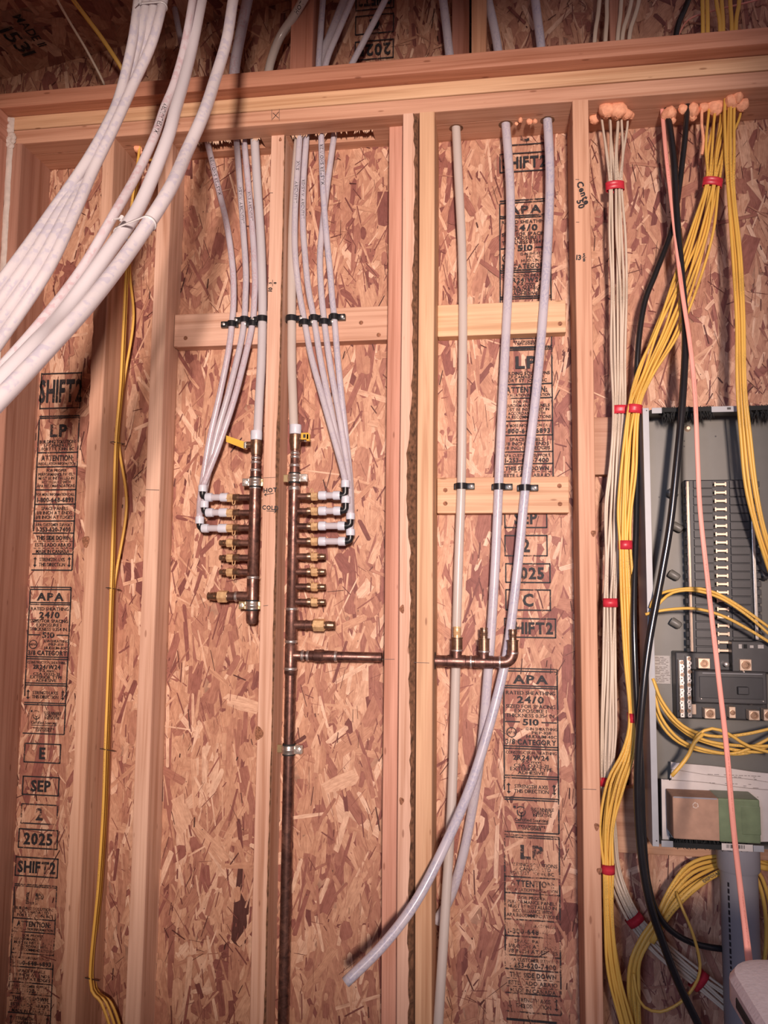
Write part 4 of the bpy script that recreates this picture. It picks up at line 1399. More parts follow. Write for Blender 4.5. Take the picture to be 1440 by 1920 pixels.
# ================================================================== electrical cables
def bundle(name, ctrl, n, a, b, mat, label, group, seed=1, depth=0.006, step=0.016):
    labs = label if isinstance(label, (list, tuple)) else [label] * n
    """n cables following one run; ctrl = (picture x, y, Y, half spread in pixels)"""
    rg = random.Random(seed)
    out = []
    for i in range(n):
        t = -1 + 2 * i / max(n - 1, 1)
        pts = []
        lay = (i % 2) * 2 - 1
        wob = [rg.uniform(-0.22, 0.22) for _ in ctrl]
        for k, (px, py, y, hw) in enumerate(ctrl):
            a_, b_ = ctrl[max(k - 1, 0)], ctrl[min(k + 1, len(ctrl) - 1)]
            dx, dy = b_[0] - a_[0], b_[1] - a_[1]
            l = math.hypot(dx, dy)
            nx, ny = dy / l, -dx / l
            if nx < 0: nx, ny = -nx, -ny
            s = (t + wob[k]) * hw
            pts.append((px + nx * s, py + ny * s, y + lay * depth * 0.5 + rg.uniform(-.002, .002)))
        out.append(tube(name, pts, a, mat, labs[i], 'cable', group, flat=b, n=8, step=step))
    return out


def tape(px, py, hw, ang, label, y, b=0.011, h=0.010):
    """a turn of red tape round a bundle; ang = lean of the bundle from upright in the picture, degrees"""
    p = at(px, py, y)
    s = (at(px + 10, py, y) - p).length / 10
    d = Vector((math.sin(R(ang)), 0, math.cos(R(ang))))
    P = [p - d * h, p, p + d * h]
    V, F, uv = sweep_geo(P, hw * s, b, 22, caps=False)
    m = len(V)
    V2, F2, _ = sweep_geo(P, hw * s + 0.0012, b + 0.0012, 22, caps=False)
    F = [tuple(reversed(f)) for f in F] + [tuple(i + m for i in f) for f in F2]
    for base in (0, 44):
        for j in range(22):
            k = (j + 1) % 22
            F.append((base + j, m + base + j, m + base + k, base + k))
    o = mesh_obj('red_tape', V + V2, F, M['tape_red'], None, True)
    return tag(o, label, 'tape', 'red tape bands')


bundle('white_cable', [(1146, 170, .06, 26), (1150, 225, .06, 24), (1152, 290, .058, 17), (1153, 350, .055, 12), (1156, 440, .055, 15), (1159, 540, .05, 15), (1160, 660, .045, 12), (1160, 770, .04, 10), (1154, 860, .04, 11), (1149, 950, .045, 15),
                      (1147, 1050, .05, 13), (1145, 1130, .05, 10), (1143, 1250, .05, 12), (1141, 1370, .05, 12), (1139, 1465, .05, 11), (1142, 1560, .06, 11), (1153, 1640, .065, 10), (1190, 1723, .065, 11), (1245, 1782, .07, 15), (1310, 1838, .07, 15), (1375, 1890, .07, 16), (1470, 1965, .07, 18)],
       8, .0030, .0045, M['cable_white'], 'white cable in the bundle beside the stud', 'white cables in the bundle', 5)
YB = [(1360, 165, .07, 26), (1356, 215, .06, 26), (1345, 280, .05, 19), (1336, 342, .045, 13), (1318, 430, .04, 17), (1286, 525, .03, 22), (1248, 620, .02, 20), (1212, 700, .015, 14), (1188, 768, .01, 10), (1177, 880, .01, 13), (1172, 960, .01, 11), (1172, 1022, .01, 9),
      (1175, 1120, .01, 11), (1181, 1240, .01, 9), (1186, 1345, .01, 6), (1178, 1410, .01, 9), (1155, 1470, .01, 15), (1139, 1550, .01, 12), (1140, 1628, .01, 8), (1141, 1720, .01, 8), (1150, 1820, .01, 11), (1175, 1920, .01, 12), (1200, 2010, .01, 13)]
bundle('yellow_cable', YB, 9, .0032, .0046, M['cable_yellow'], 'yellow cable in the long bundle sweeping down beside the panel', 'yellow cables in the long bundle', 9, 0.009)
bundle('yellow_cable', [(1372, 160, .05, 8), (1368, 205, .04, 8), (1368, 290, .03, 7), (1371, 360, .02, 6), (1382, 480, .0, 7), (1388, 600, -.02, 6), (1390, 720, -.035, 7), (1397, 820, -.035, 9), (1408, 910, -.03, 9), (1425, 990, -.02, 9), (1452, 1075, 0., 9)],
       4, .0036, .0044, M['cable_yellow'], ['yellow cable hanging into the panel, first of four counted from the pink cable', 'yellow cable hanging into the panel, second of four counted from the pink cable', 'yellow cable hanging into the panel, third of four counted from the pink cable', 'yellow cable hanging into the panel, last of four, nearest the picture edge'], 'yellow cables entering the panel', 31, 0.007)
# red tape
tape(1153, 350, 17, -2, 'red tape at the top of the white cable bundle', .055)
tape(1336, 343, 18, 10, 'red tape at the top of the yellow cable bundle', .045)
tape(1166, 769, 18, 2, 'red tape round the white bundle where the panel begins', .04)
tape(1189, 768, 14, 6, 'red tape round the yellow bundle where the panel begins', .01, b=.014)
tape(1172, 1022, 13, 0, 'red tape on the yellow bundle halfway down the panel', .01, b=.014)
tape(1145, 1130, 14, 0, 'red tape on the white bundle halfway down the stud', .05)
tape(1187, 1345, 10, -2, 'narrow red tape on the yellow bundle behind the black cables', .01, b=.014)
tape(1139, 1465, 15, 0, 'red tape on the white bundle low on the stud', .05)
tape(1140, 1628, 12, 0, 'red tape on the yellow bundle below the panel', .01, b=.014)
tape(1190, 1724, 16, -38, 'red tape on the white bundle where it turns away', .065)
tape(1310, 1838, 20, -50, 'dark red tape on the white bundle near the conduit', .07)

bk1 = tube('black_cable', [(1291, 165, .06), (1288, 212, .05), (1281, 290, .045), (1262, 420, .045), (1230, 510, .04), (1208, 570, .04), (1196, 660, .04), (1193, 780, .045), (1194, 900, .04), (1192, 1010, .02), (1189, 1100, .0), (1189, 1200, -.018), (1194, 1320, -.025), (1202, 1440, -.02), (1206, 1560, -.01), (1216, 1660, .0), (1240, 1725, .01), (1285, 1762, .03), (1345, 1778, .05), (1420, 1780, .09)],
           .0068, M['cable_black'], 'black cable crossing behind the yellow bundle and turning to the conduit', 'cable', n=12)
bk2 = tube('black_cable', [(1246, 170, .07), (1252, 215, .06), (1263, 300, .04), (1270, 420, .02), (1280, 540, .0), (1285, 640, -.015), (1279, 760, -.03), (1270, 860, -.035), (1257, 980, -.035), (1240, 1080, -.035), (1216, 1210, -.045), (1203, 1330, -.05), (1195, 1460, -.045), (1200, 1580, -.04), (1215, 1680, -.035), (1240, 1760, -.03), (1275, 1850, -.02), (1318, 1940, 0.), (1345, 2010, 0.)],
           .0082, M['cable_black'], 'thick black cable hanging in front of the panel beside the pink one', 'cable', n=12)
tube('pink_cable', [(1238, 165, .07), (1242, 212, .062), (1250, 300, .045), (1264, 420, .02), (1278, 540, -.01), (1293, 640, -.04), (1303, 740, -.06), (1308, 860, -.08), (1313, 960, -.10), (1328, 1100, -.14), (1345, 1250, -.20), (1362, 1400, -.30), (1375, 1550, -.43), (1390, 1680, -.57), (1402, 1780, -.66), (1412, 1870, -.70), (1420, 1990, -.70)],
     .0050, M['cable_pink'], 'pink-orange flat cable hanging in front of the panel down to the table', 'cable', flat=.0030, n=10)

# yellow cables stapled to the stud in the left bay
for i, (lab, dx, y) in enumerate((('yellow stapled cable nearest the room in the left bay', 0, .055), ('middle yellow stapled cable in the left bay', 3, .075), ('yellow stapled cable bowing away from the stud in the left bay', 6, .100))):
    q = [(264 + dx * 1.5, 235, y), (260 + dx, 290, y), (245 + dx, 400, y), (237 + dx, 500, y), (232 + dx * (3 if i == 2 else 1), 600, y), (226 + dx * 1.0, 720, y), (217 + dx, 828, y), (213 + dx * (4 if i == 2 else 1), 950, y), (208 + dx, 1103, y), (203 + dx, 1250, y), (197 + dx, 1405, y),
         (193 + dx, 1520, y), (184 + dx, 1660, y), (169 + dx * 1.3, 1836, y), (190 + dx * 3, 1880, y), (206 + dx * 3.2, 1925, y), (222 + dx * 3, 1990, y)]
    tube('stapled_cable', q, .0036, M['cable_yellow'], lab, 'cable', flat=.0030, n=8)
tube('stapled_cable', [(262, 250, .11), (280, 300, .11), (300, 285, .10), (330, 265, .10)], .0035, M['cable_yellow'], 'short yellow cable crossing the top of the left bay', 'cable', flat=.003, n=8)
for py, px, lab in ((830, 219, 'staple over the yellow cables, highest of the four'), (1103, 211, 'staple over the yellow cables, second from the top'), (1405, 200, 'staple over the yellow cables, third from the top'), (1834, 171, 'lowest staple over the yellow cables')):
    a, b = at(px - 8, py - 1, .045), at(px + 12, py + 3, .108)
    mb = MB(); mb.sweep([a + Vector((-.006, 0, 0)), a + Vector((.004, -.004, 0)), b + Vector((.006, -.004, 0)), b + Vector((-.006, .004, 0))], .0013, 6)
    tag(mb.build('cable_staple', M['staple'], None, True), lab, 'staple', 'cable staples')


# ---- orange fire foam ----------------------------------------------------------
def blob(mb, p, r, seed):
    rg = random.Random(seed)
    ph = [rg.uniform(0, 6.28) for _ in range(5)]
    nu, nv = 14, 9
    V, F = [], []
    for j in range(nv + 1):
        th = math.pi * j / nv
        for i in range(nu):
            a = 2 * math.pi * i / nu
            k = r * (1 + 0.10 * math.sin(3 * a + ph[0]) * math.sin(th) + 0.08 * math.sin(2 * th + ph[1]) + 0.06 * math.sin(5 * a + 3 * th + ph[2]))
            V.append((p[0] + k * math.sin(th) * math.cos(a), p[1] + k * math.sin(th) * math.sin(a), p[2] + k * math.cos(th)))
    for j in range(nv):
        for i in range(nu):
            k = (i + 1) % nu
            F.append((j * nu + i, (j + 1) * nu + i, (j + 1) * nu + k, j * nu + k))
    mb.add(V, F)


def foam(label, bl, drip=None, seed=1):
    mb = MB()
    for i, (px, py, r, y) in enumerate(bl):
        p = at(px, py, y)
        s = (at(px + 10, py, y) - p).length / 10
        blob(mb, p, r * s * 1.15, seed * 10 + i)
    if drip:
        mb.sweep(catmull([at(*d) for d in drip], .006), .0035, 8)
    tag(mb.build('foam_plug', M['foam'], None, True), label, 'foam', 'orange foam plugs under the plate')


foam('orange foam plug round the white cables', [(1115, 222, 9, .075), (1137, 206, 13, .035), (1158, 207, 14, .035), (1174, 214, 9, .045), (1181, 216, 7, .055)], seed=1)
foam('orange foam plug beside the pink cable', [(1255, 213, 12, .055), (1260, 226, 6, .06)], seed=2)
foam('orange foam plug split by the black cable', [(1280, 205, 8, .05), (1299, 208, 12, .055), (1299, 219, 7, .06)], seed=3)
foam('orange foam plug with a long drip', [(1320, 202, 8, .055)], [(1316, 206, .05), (1316, 235, .05), (1319, 265, .05), (1316, 290, .05)], seed=4)
foam('large orange foam plug round the yellow cables', [(1342, 200, 15, .06), (1371, 189, 13, .04), (1383, 183, 10, .03), (1391, 198, 11, .045)], seed=5)
foam('small orange foam plug at the yellow cables of the left bay', [(259, 279, 6, .06), (263, 286, 4, .065)], seed=6)
foam('thin smear of orange foam between two white tubes', [(976, 225, 4, .05), (992, 228, 5, .05), (1003, 227, 4, .045), (968, 232, 3, .055)], seed=7)

# ---- cables above the sill board ------------------------------------------------
for i, (xa, xb) in enumerate(((1124, 1116), (1138, 1136), (1165, 1159), (1184, 1168), (1198, 1181))):
    tube('roof_cable', [(xb - 4, 130, .06), (xb, 62, .055), ((xa + xb) / 2 + 1, 30, .05), (xa, 0, .05), (xa + 6, -60, .05)], .0052, M['cable_white'],
         ['white cable above the sill board, nearest the three tubes', 'white cable above the sill board, second of five', 'white cable above the sill board, middle of five', 'white cable above the sill board, fourth of five', 'white cable above the sill board, nearest the black cable'][i], 'cable', flat=.003, n=8)
for i, (xa, xb) in enumerate(((1317, 1318), (1326, 1327), (1343, 1350), (1353, 1356), (1369, 1372), (1386, 1380))):
    tube('roof_cable', [(xb, 110, .06), (xb, 45, .055), ((xa + xb) / 2, 22, .05), (xa, 0, .05), (xa - 3, -60, .05)], .0050, M['cable_yellow'],
         'yellow cable rising above the sill board, ' + ('nearest the black cable', 'second from the black cable', 'third from the black cable', 'fourth from the black cable', 'fifth from the black cable', 'farthest from the black cable')[i], 'cable', 'yellow cables above the sill board', flat=.003, n=8)
tube('roof_cable', [(1262, 110, .05), (1270, 52, .045), (1282, 22, .04), (1293, -6, .03), (1310, -60, .02)], .0070, M['cable_black'], 'black cable rising above the sill board', 'cable', n=10)
tube('roof_cable', [(1270, 70, .09), (1290, 38, .09), (1330, 22, .09), (1400, 5, .09), (1460, -12, .09)], .0022, M['cable_pink'], 'thin pink cable curving above the sill board', 'cable', n=8)

# ================================================================== electrical panel
FY, KY = -0.010, 0.094
pan = empty('electrical_panel', 'open grey electrical panel with bare bus bars and a black main breaker', 'electrical panel')
PX0 = at(1210, 1000, FY).x
PX1 = PX0 + 0.368
PZ1, PZ0 = at(1215, 765, FY).z, at(1232, 1587, FY).z
mb = MB()
mb.box(PX0, PX1, KY - .002, KY, PZ0, PZ1)
mb.build('back_plate', M['panel_grey'], pan)
for x0_, x1_, nm in ((PX0, PX0 + .002, 'side_wall'), (PX1 - .002, PX1, 'side_wall')):
    MB().box(x0_, x1_, FY, KY - .002, PZ0, PZ1).build(nm, M['panel_edge'], pan)
MB().box(PX0 + .002, PX1 - .002, FY + .02, KY - .002, PZ1 - .002, PZ1).build('top_wall', M['panel_grey'], pan)
MB().box(PX0 + .002, PX1 - .002, FY + .02, KY - .002, PZ0, PZ0 + .002).build('bottom_wall', M['panel_grey'], pan)
fl = MB(); fl.box(PX0, PX0 + .0135, FY - .0015, FY, PZ0, PZ1, bev=.0006); f1 = fl.build('flange', M['panel_edge'], pan)
fl = MB(); fl.box(PX1 - .0135, PX1, FY - .0015, FY, PZ0, PZ1, bev=.0006); fl.build('flange', M['panel_edge'], pan)
pxx = lambda px, py, y: at(px, py, y).x
for (a, b, zz0, zz1) in ((1222, 1241, PZ1 - .013, PZ1), (1334, 1392, PZ1 - .013, PZ1)):
    MB().box(pxx(a, 775, FY), pxx(b, 775, FY), FY - .0015, FY, zz0, zz1, bev=.0006).build('flange', M['panel_edge'], pan)
for (a, b) in ((1240, 1262), (1412, 1432)):
    MB().box(pxx(a, 1582, FY), pxx(b, 1582, FY), FY - .0015, FY, PZ0, PZ0 + .013, bev=.0006).build('flange', M['panel_edge'], pan)
MB().box(pxx(1367, 768, FY - .002) - .004, pxx(1367, 768, FY - .002) + .004, FY - .0019, FY - .0014, PZ1 - .008, PZ1 - .003).build('slot', M['panel_black'], pan)
for z_ in (PZ1 - .006, PZ0 + .012):
    MB().lathe((PX0 + .0085, FY - .0014, z_), (0, -1, 0), [(0, .0016), (.0004, .0016)], 8).build('screw_hole', M['panel_black'], pan)


def brush(xa, xb, z, sgn, seed):
    rg = random.Random(seed)
    mb = MB(); mb.box(xa, xb, FY + .0, FY + .035, min(z, z - sgn * .010), max(z, z - sgn * .010))
    for i in range(170):
        x = rg.uniform(xa, xb); y = rg.uniform(FY, FY + .035); l = rg.uniform(.010, .026); dx = rg.uniform(-.008, .008)
        z1_ = z - sgn * .008
        mb.add([(x - .0012, y, z1_), (x + .0012, y, z1_), (x + dx, y + rg.uniform(-.006, .006), z1_ - sgn * l)], [(0, 1, 2)])
        mb.add([(x - .0012, y, z + 0), (x + .0012, y, z + 0), (x + dx, y + rg.uniform(-.004, .004), z + sgn * l * .22)], [(0, 1, 2)])
    tag(mb.build('cable_brush', M['brush'], pan), kind='stuff')


brush(pxx(1241, 775, FY), pxx(1336, 775, FY), PZ1, 1, 1)
brush(pxx(1392, 775, FY), PX1 - .014, PZ1, 1, 2)
brush(pxx(1262, 1582, FY), pxx(1412, 1582, FY), PZ0, -1, 3)

CY = .056
def pbox(name, a, b, y0, y1, mat, bev=.0008, parent=pan, yp=None):
    yp = y0 if yp is None else yp
    p, q = at(a[0], a[1], yp), at(b[0], b[1], yp)
    return MB().box(min(p.x, q.x), max(p.x, q.x), y0, y1, min(p.z, q.z), max(p.z, q.z), bev=bev).build(name, M[mat], parent)


base = pbox('bus_base', (1283, 900), (1429, 1232), CY + .006, KY - .004, 'panel_black', .002)
for i in range(21):
    py = 908 + i * 15.6
    t = i / 20
    for (a, b, m) in ((1300 + 6 * t, 1336 + 7 * t, 'panel_black2'), (1368 + 7 * t, 1404 + 8 * t, 'panel_black2')):
        p, q = at(a, py - 6.9, CY), at(b, py + 6.9, CY)
        MB().box(p.x, q.x, CY, CY + .006, q.z, p.z, bev=.0008).build('breaker_seat', M[m], base)
    p, q = at(1339 + 7 * t, py - 3.2, CY - .008), at(1362 + 7 * t, py + 3.2, CY - .008)
    zc_, L = (p.z + q.z) / 2, q.x - p.x
    mb = MB()
    mb.box(p.x, q.x, CY - .008, CY + .005, zc_ - .0028, zc_ + .0028, bev=.0008)
    for x_ in (p.x, q.x - .0035):
        mb.box(x_, x_ + .0035, CY - .009, CY + .005, zc_ - .0048, zc_ + .0048, bev=.0006)
    mb.build('bus_stab', M['tin'], base)
    for sx, px_ in ((-1, 1287 + 6 * t), (1, 1418 + 6 * t)):
        p = at(px_, py, CY + .003)
        MB().box(p.x - .006, p.x + .006, CY, CY + .010, p.z - .0065, p.z + .0065, bev=.001).build('hook_clip', M['panel_black2'], base)
p, q = at(1289, 902, CY - .008), at(1297.5, 1222, CY - .008)
MB().box((p.x + q.x) / 2 - .0032, (p.x + q.x) / 2 + .0032, CY - .008, CY, q.z, p.z, bev=.0008).build('neutral_bar', M['tin'], pan)
p, q = at(1411, 945, CY - .006), at(1420, 1200, CY - .006)
MB().box((p.x + q.x) / 2 - .0034, (p.x + q.x) / 2 + .0034, CY - .006, CY, q.z, p.z, bev=.0008).build('neutral_bar', M['zinc'], pan)
for (px, py) in ((1266, 1077), (1269, 1167), (1262, 925), (1432, 1077), (1272, 987)):
    p = at(px, py, .075)
    mb = MB(); mb.lathe((p.x - .012, .075, p.z + .004), (0.75, -.25, -.5), [(0, .009), (.004, .0095), (.020, .0085), (.024, .006)], 12)
    mb.build('mounting_foot', M['panel_grey'] if px < 1300 else M['panel_black2'], pan, True)
pbox('lower_base', (1266, 1222), (1440, 1352), .048, KY - .004, 'panel_black', .003)
pbox('main_breaker', (1301, 1257), (1440, 1322), .010, .050, 'panel_black2', .003)
mbk = pan.children[-1]
pbox('breaker_face', (1311, 1268), (1432, 1312), .0075, .0105, 'panel_black', .001)
pbox('breaker_ridge', (1317, 1262), (1430, 1264.5), .008, .0105, 'panel_edge', .0006)
pbox('breaker_switch', (1384, 1288), (1405, 1303), -.004, .009, 'panel_black', .0015)
pbox('branch_breaker', (1372, 1202), (1460, 1262), .020, .052, 'panel_black2', .002)
for (a, b) in (((1385, 1208), (1391, 1216)), ((1394, 1208), (1401, 1216)), ((1406, 1210), (1413, 1215)), ((1421, 1209), (1432, 1216))):
    pbox('breaker_mark', a, b, .0192, .0201, 'sticker' if a[0] != 1394 else 'brush', 0)
for (a, b, y) in (((1309, 1234), (1332, 1254), .024), ((1387, 1236), (1410, 1258), .012), ((1321, 1328), (1342, 1348), .022), ((1404, 1332), (1425, 1351), .022), ((1367, 1325), (1380, 1347), .026), ((1432, 1330), (1450, 1352), .022), ((1297, 1320), (1306, 1340), .03)):
    lug = pbox('terminal_lug', a, b, y, y + .022, 'tin', .0012)
    p = at((a[0] + b[0]) / 2, (a[1] + b[1]) / 2, y)
    if a[0] != 1297:
        w = min(b[0] - a[0], b[1] - a[1]) / 830
        MB().lathe((p.x, y + .0005, p.z), (0, -1, 0), [(0, w * .36), (.003, w * .36), (.003, w * .22), (.001, w * .2)], 14).build('lug_screw', M['brass_dark'], lug, True)
for (px, py, y) in ((1363, 1246, .03), (1315, 1310, .007), (1431, 1315, .007), (1395, 1260, .009), (1326, 1317, .02), (1409, 1320, .02)):
    p = at(px, py, y)
    r_ = .0055 if px == 1363 else .0022
    MB().lathe((p.x, y + .02, p.z), (0, -1, 0), [(0, r_), (.019, r_), (.021, r_ * .5)], 12).build('breaker_screw', M['screw'], pan, True)
for (xa, xb, ya, yb) in ((1273, 1284.5, 1237, 1346), (1287, 1298, 1230, 1346)):
    tb_ = pbox('terminal_bar', (xa, ya), (xb, yb), .030, .046, 'zinc', .001)
    for i in range(14):
        py = ya + 5 + (yb - ya - 10) * i / 13
        p = at((xa + xb) / 2 + (0.6 if i % 2 else -0.6), py, .030)
        MB().lathe((p.x, .0305, p.z), (0, -1, 0), [(0, .0042), (.002, .0040), (.002, .0022), (.0005, .002)], 10).build('terminal_screw', M['brass_dark'] if i % 3 == 0 else M['screw'], tb_, True)
# sticker with small print, barcode label
def print_lines(parent, x0, x1, z0, z1, y, rows, mat='marker', seed=1, thick=0.30, gapp=0.25):
    rg = random.Random(seed); mb = MB(); h = (z1 - z0) / rows
    for r in range(rows):
        x_ = x0; z_ = z1 - (r + .5) * h
        end = x1 - rg.uniform(0, .25) * (x1 - x0)
        while x_ < end:
            w = rg.uniform(.004, .012)
            if rg.random() > gapp: bar(mb, x_ + w / 2, z_, min(w, end - x_), h * thick, y)
            x_ += w + .0022
    if mb.v: mb.build('small_print', M[mat], parent)


sk = pbox('warning_sticker', (1226, 1229), (1257, 1282), KY - .0032, KY - .0021, 'sticker', 0)
p, q = at(1228, 1231, KY - .0032), at(1256, 1280, KY - .0032)
print_lines(sk, p.x, q.x, q.z, p.z, KY - .0036, 16, 'pencil', 3)
bl = pbox('barcode_label', (1353, 1581), (1412, 1597), FY - .0022, FY - .0012, 'paper', 0)
rg = random.Random(8); mb = MB()
p, q = at(1362, 1583, FY - .0024), at(1398, 1592, FY - .0024); x_ = p.x
while x_ < q.x:
    w = rg.choice((.0008, .0012, .0022)); bar(mb, x_, (p.z + q.z) / 2, w, p.z - q.z, FY - .0026); x_ += w + rg.choice((.001, .0016, .002))
mb.build('barcode', M['marker'], bl)
for (px, py, r) in ((1236, 932, .0020), (1238, 994, .0020), (1240, 1065, .002), (1218, 1160, .0016), (1342, 818, .002), (1283, 827, .0018), (1283, 837, .0018), (1403, 825, .0018), (1403, 835, .0018)):
    p = at(px, py, KY - .003)
    MB().lathe((p.x, KY - .002, p.z), (0, -1, 0), [(0, r), (.0008, r)], 8).build('screw_hole', M['panel_black'], pan)
for (px, py) in ((1290, 803), (1400, 803)):
    p = at(px, py, KY - .006)
    MB().lathe((p.x, KY - .002, p.z), (0, -1, 0), [(0, .008), (.004, .007), (.008, .004)], 10).build('knockout_bolt', M['tin'], pan, True)

# wires lying in the panel
WY = .012
for i, w in enumerate(([(1219, 1140), (1228, 1120), (1250, 1109), (1300, 1103), (1340, 1111), (1390, 1139), (1455, 1186)], [(1222, 1150), (1240, 1127), (1262, 1111), (1300, 1107), (1350, 1121), (1400, 1153), (1455, 1200)], [(1210, 1152), (1245, 1144), (1300, 1141), (1350, 1153), (1400, 1178), (1455, 1212)])):
    tube('panel_wire', [(x, y, WY - .022 - .004 * i if k > 1 else -.025) for k, (x, y) in enumerate(w)], .0032, M['cable_yellow'],
         ['uppermost yellow cable arching across the panel', 'second yellow cable arching across the panel', 'lowest yellow cable arching across the panel'][i], 'cable', n=8)
LW = ([(1224, 1272), (1240, 1312), (1270, 1352), (1302, 1372), (1345, 1381), (1400, 1376), (1462, 1362)], [(1226, 1284), (1245, 1330), (1280, 1366), (1322, 1388), (1372, 1397), (1430, 1399), (1470, 1396)],
      [(1225, 1292), (1240, 1345), (1275, 1387), (1322, 1406), (1372, 1413), (1412, 1400), (1465, 1372)], [(1227, 1278), (1250, 1338), (1288, 1376), (1330, 1394), (1378, 1406), (1425, 1410), (1470, 1404)],
      [(1224, 1300), (1236, 1350), (1262, 1384), (1300, 1404), (1345, 1412), (1400, 1412), (1465, 1390)])
for i, w in enumerate(LW):
    tube('panel_wire', [(x, y, -.012 + .007 * i) for (x, y) in w], .0034, M['cable_yellow'], 'yellow cable coiled under the main breaker', 'cable', 'yellow cables coiled under the breaker', n=8)
tube('panel_wire', [(1298, 1402, -.02), (1308, 1378, -.022), (1335, 1366, -.022), (1366, 1376, -.022), (1402, 1398, -.022), (1460, 1415, -.022)], .0034, M['cable_yellow'], 'yellow cable humped over the coil under the breaker', 'cable', n=8)
st = tube('panel_wire', [(1318, 1376, -.028), (1302, 1392, -.028), (1292, 1414, -.028), (1276, 1436, -.028), (1259, 1455, -.028)], .0044, M['cable_yellow'], 'yellow cable stub with bare cut end above the papers', 'cable', n=8)
tube('conductor', [(1260, 1453, -.028), (1255, 1463, -.028)], .0016, M['black'], None, None, parent=st, n=6)
tube('conductor', [(1258, 1453, -.030), (1257, 1459, -.030)], .0018, M['paper'], None, None, parent=st, n=6)

# papers and cardboard box standing in the bottom of the panel
def slab(name, c4, y0, y1, mat, parent=None, sag=0.0):
    """sheet with four picture corners, tl tr br bl, from depth y0 to y1"""
    P = [at(*c, y0) for c in c4]
    nx = 8
    V, F = [], []
    for yy in (0, y1 - y0):
        for i in range(nx + 1):
            t = i / nx
            w = math.sin(t * 9 + y0 * 300) * sag
            for a, b in ((P[0], P[1]), (P[3], P[2])):
                v = a.lerp(b, t); V.append((v.x, v.y + yy, v.z + w))
    m = 2 * (nx + 1)
    for i in range(nx):
        b = 2 * i
        F += [(b, b + 1, b + 3, b + 2), (m + b, m + b + 2, m + b + 3, m + b + 1), (b, b + 2, m + b + 2, m + b), (b + 1, m + b + 1, m + b + 3, b + 3)]
    F += [(0, m, m + 1, 1), (2 * nx, 2 * nx + 1, m + 2 * nx + 1, m + 2 * nx)]
    return mesh_obj(name, V, F, M[mat], parent)


pp = empty('paper_stack', 'folded white instruction sheets behind the cardboard box', 'papers')
for k, (c4, y) in enumerate(((((1258, 1428), (1460, 1452), (1462, 1575), (1259, 1575)), .055), (((1259, 1444), (1462, 1470), (1464, 1576), (1260, 1576)), .046), (((1240, 1460), (1462, 1484), (1466, 1578), (1242, 1578)), .036))):
    sh = slab('sheet', c4, y, y + .006, 'paper', pp, .0012)
    p, q = at(c4[0][0] + 16, c4[0][1] + 20, y - .001), at(1438, c4[0][1] + 52, y - .001)
    print_lines(sh, p.x, q.x, q.z, p.z, y - .0006, 8, 'pencil', k + 4, .28, .35)
cb = empty('cardboard_box', 'small cardboard box half wrapped in green tape, in the bottom of the panel', 'box')
BF, BB = -.040, .030
bx0, bx1 = at(1262, 1530, BF).x, at(1424, 1540, BF).x
bz1, bz0 = at(1340, 1497, BF).z, at(1340, 1577, BF).z
body = MB().box(bx0, bx1, BF, BB, bz0, bz1, bev=.0025).build('carton', M['cardboard'], cb)
gx = at(1347, 1530, BF).x
MB().box(gx, bx1 + .0015, BF - .0012, BB + .001, bz0 - .001, bz1 + .0012, bev=.003).build('green_tape', M['green_tape'], cb)
MB().box(bx1 - .036, bx1 + .0022, BF - .0020, BB + .0012, bz0 + .016, bz1 - .012, bev=.002).build('green_tape', M['green_tape'], cb)
mb = MB(); cx_, cz_ = at(1304, 1510, BF).x, at(1304, 1510, BF).z
for k in range(3):                       # recycling sign
    a0 = R(90 + 120 * k)
    arc(mb, cx_, cz_, .0052, BF - .0004, .0014, a0 + .25, a0 + 1.7, 8)
    a1 = a0 + .25
    c_ = Vector((cx_ + math.cos(a1) * .0052, BF - .0004, cz_ + math.sin(a1) * .0052)); tg0 = Vector((math.sin(a1), 0, -math.cos(a1))); rr = Vector((math.cos(a1), 0, math.sin(a1)))
    mb.add([c_ + rr * .0018, c_ - rr * .0018, c_ + tg0 * .0026], [(0, 1, 2)])
mb.build('recycling_sign', M['white_ink'], body)
mb = MB(); bar(mb, (bx0 + gx) / 2, bz1 - .001, (gx - bx0) * .96, .003, BF - .0003); mb.build('blue_edge', M['conduit'], body)

# conduit below the panel
cd = empty('conduit', 'grey plastic conduit running down from the panel bottom', 'conduit')
QY = .045
cxp = at(1387, 1700, QY).x
zc1, zc2 = PZ0 - .001, at(1387, 1630, QY).z
MB().lathe((cxp, QY, zc1), (0, 0, -1), [(0, .042), (.001, .044), (zc1 - zc2 - .004, .044), (zc1 - zc2, .0425), (zc1 - zc2, .037)], 28).build('coupling', M['conduit'], cd, True)
MB().lathe((cxp, QY, zc2), (0, 0, -1), [(0, .0385), (zc2, .0385)], 28).build('pipe', M['conduit'], cd, True)
mb = MB()
rg = random.Random(5)
zz = zc2 - .02
while zz > .4:
    a = R(222); w = rg.uniform(.004, .012)
    c_ = Vector((cxp + math.cos(a) * .0388, QY + math.sin(a) * .0388, zz)); t_ = Vector((-math.sin(a), math.cos(a), 0)) * .0022
    mb.add([c_ - t_, c_ + t_, c_ + t_ - Vector((0, 0, w)), c_ - t_ - Vector((0, 0, w))], [(0, 1, 2, 3)])
    zz -= w + .004
tag(mb.build('small_print', M['marker'], cd))

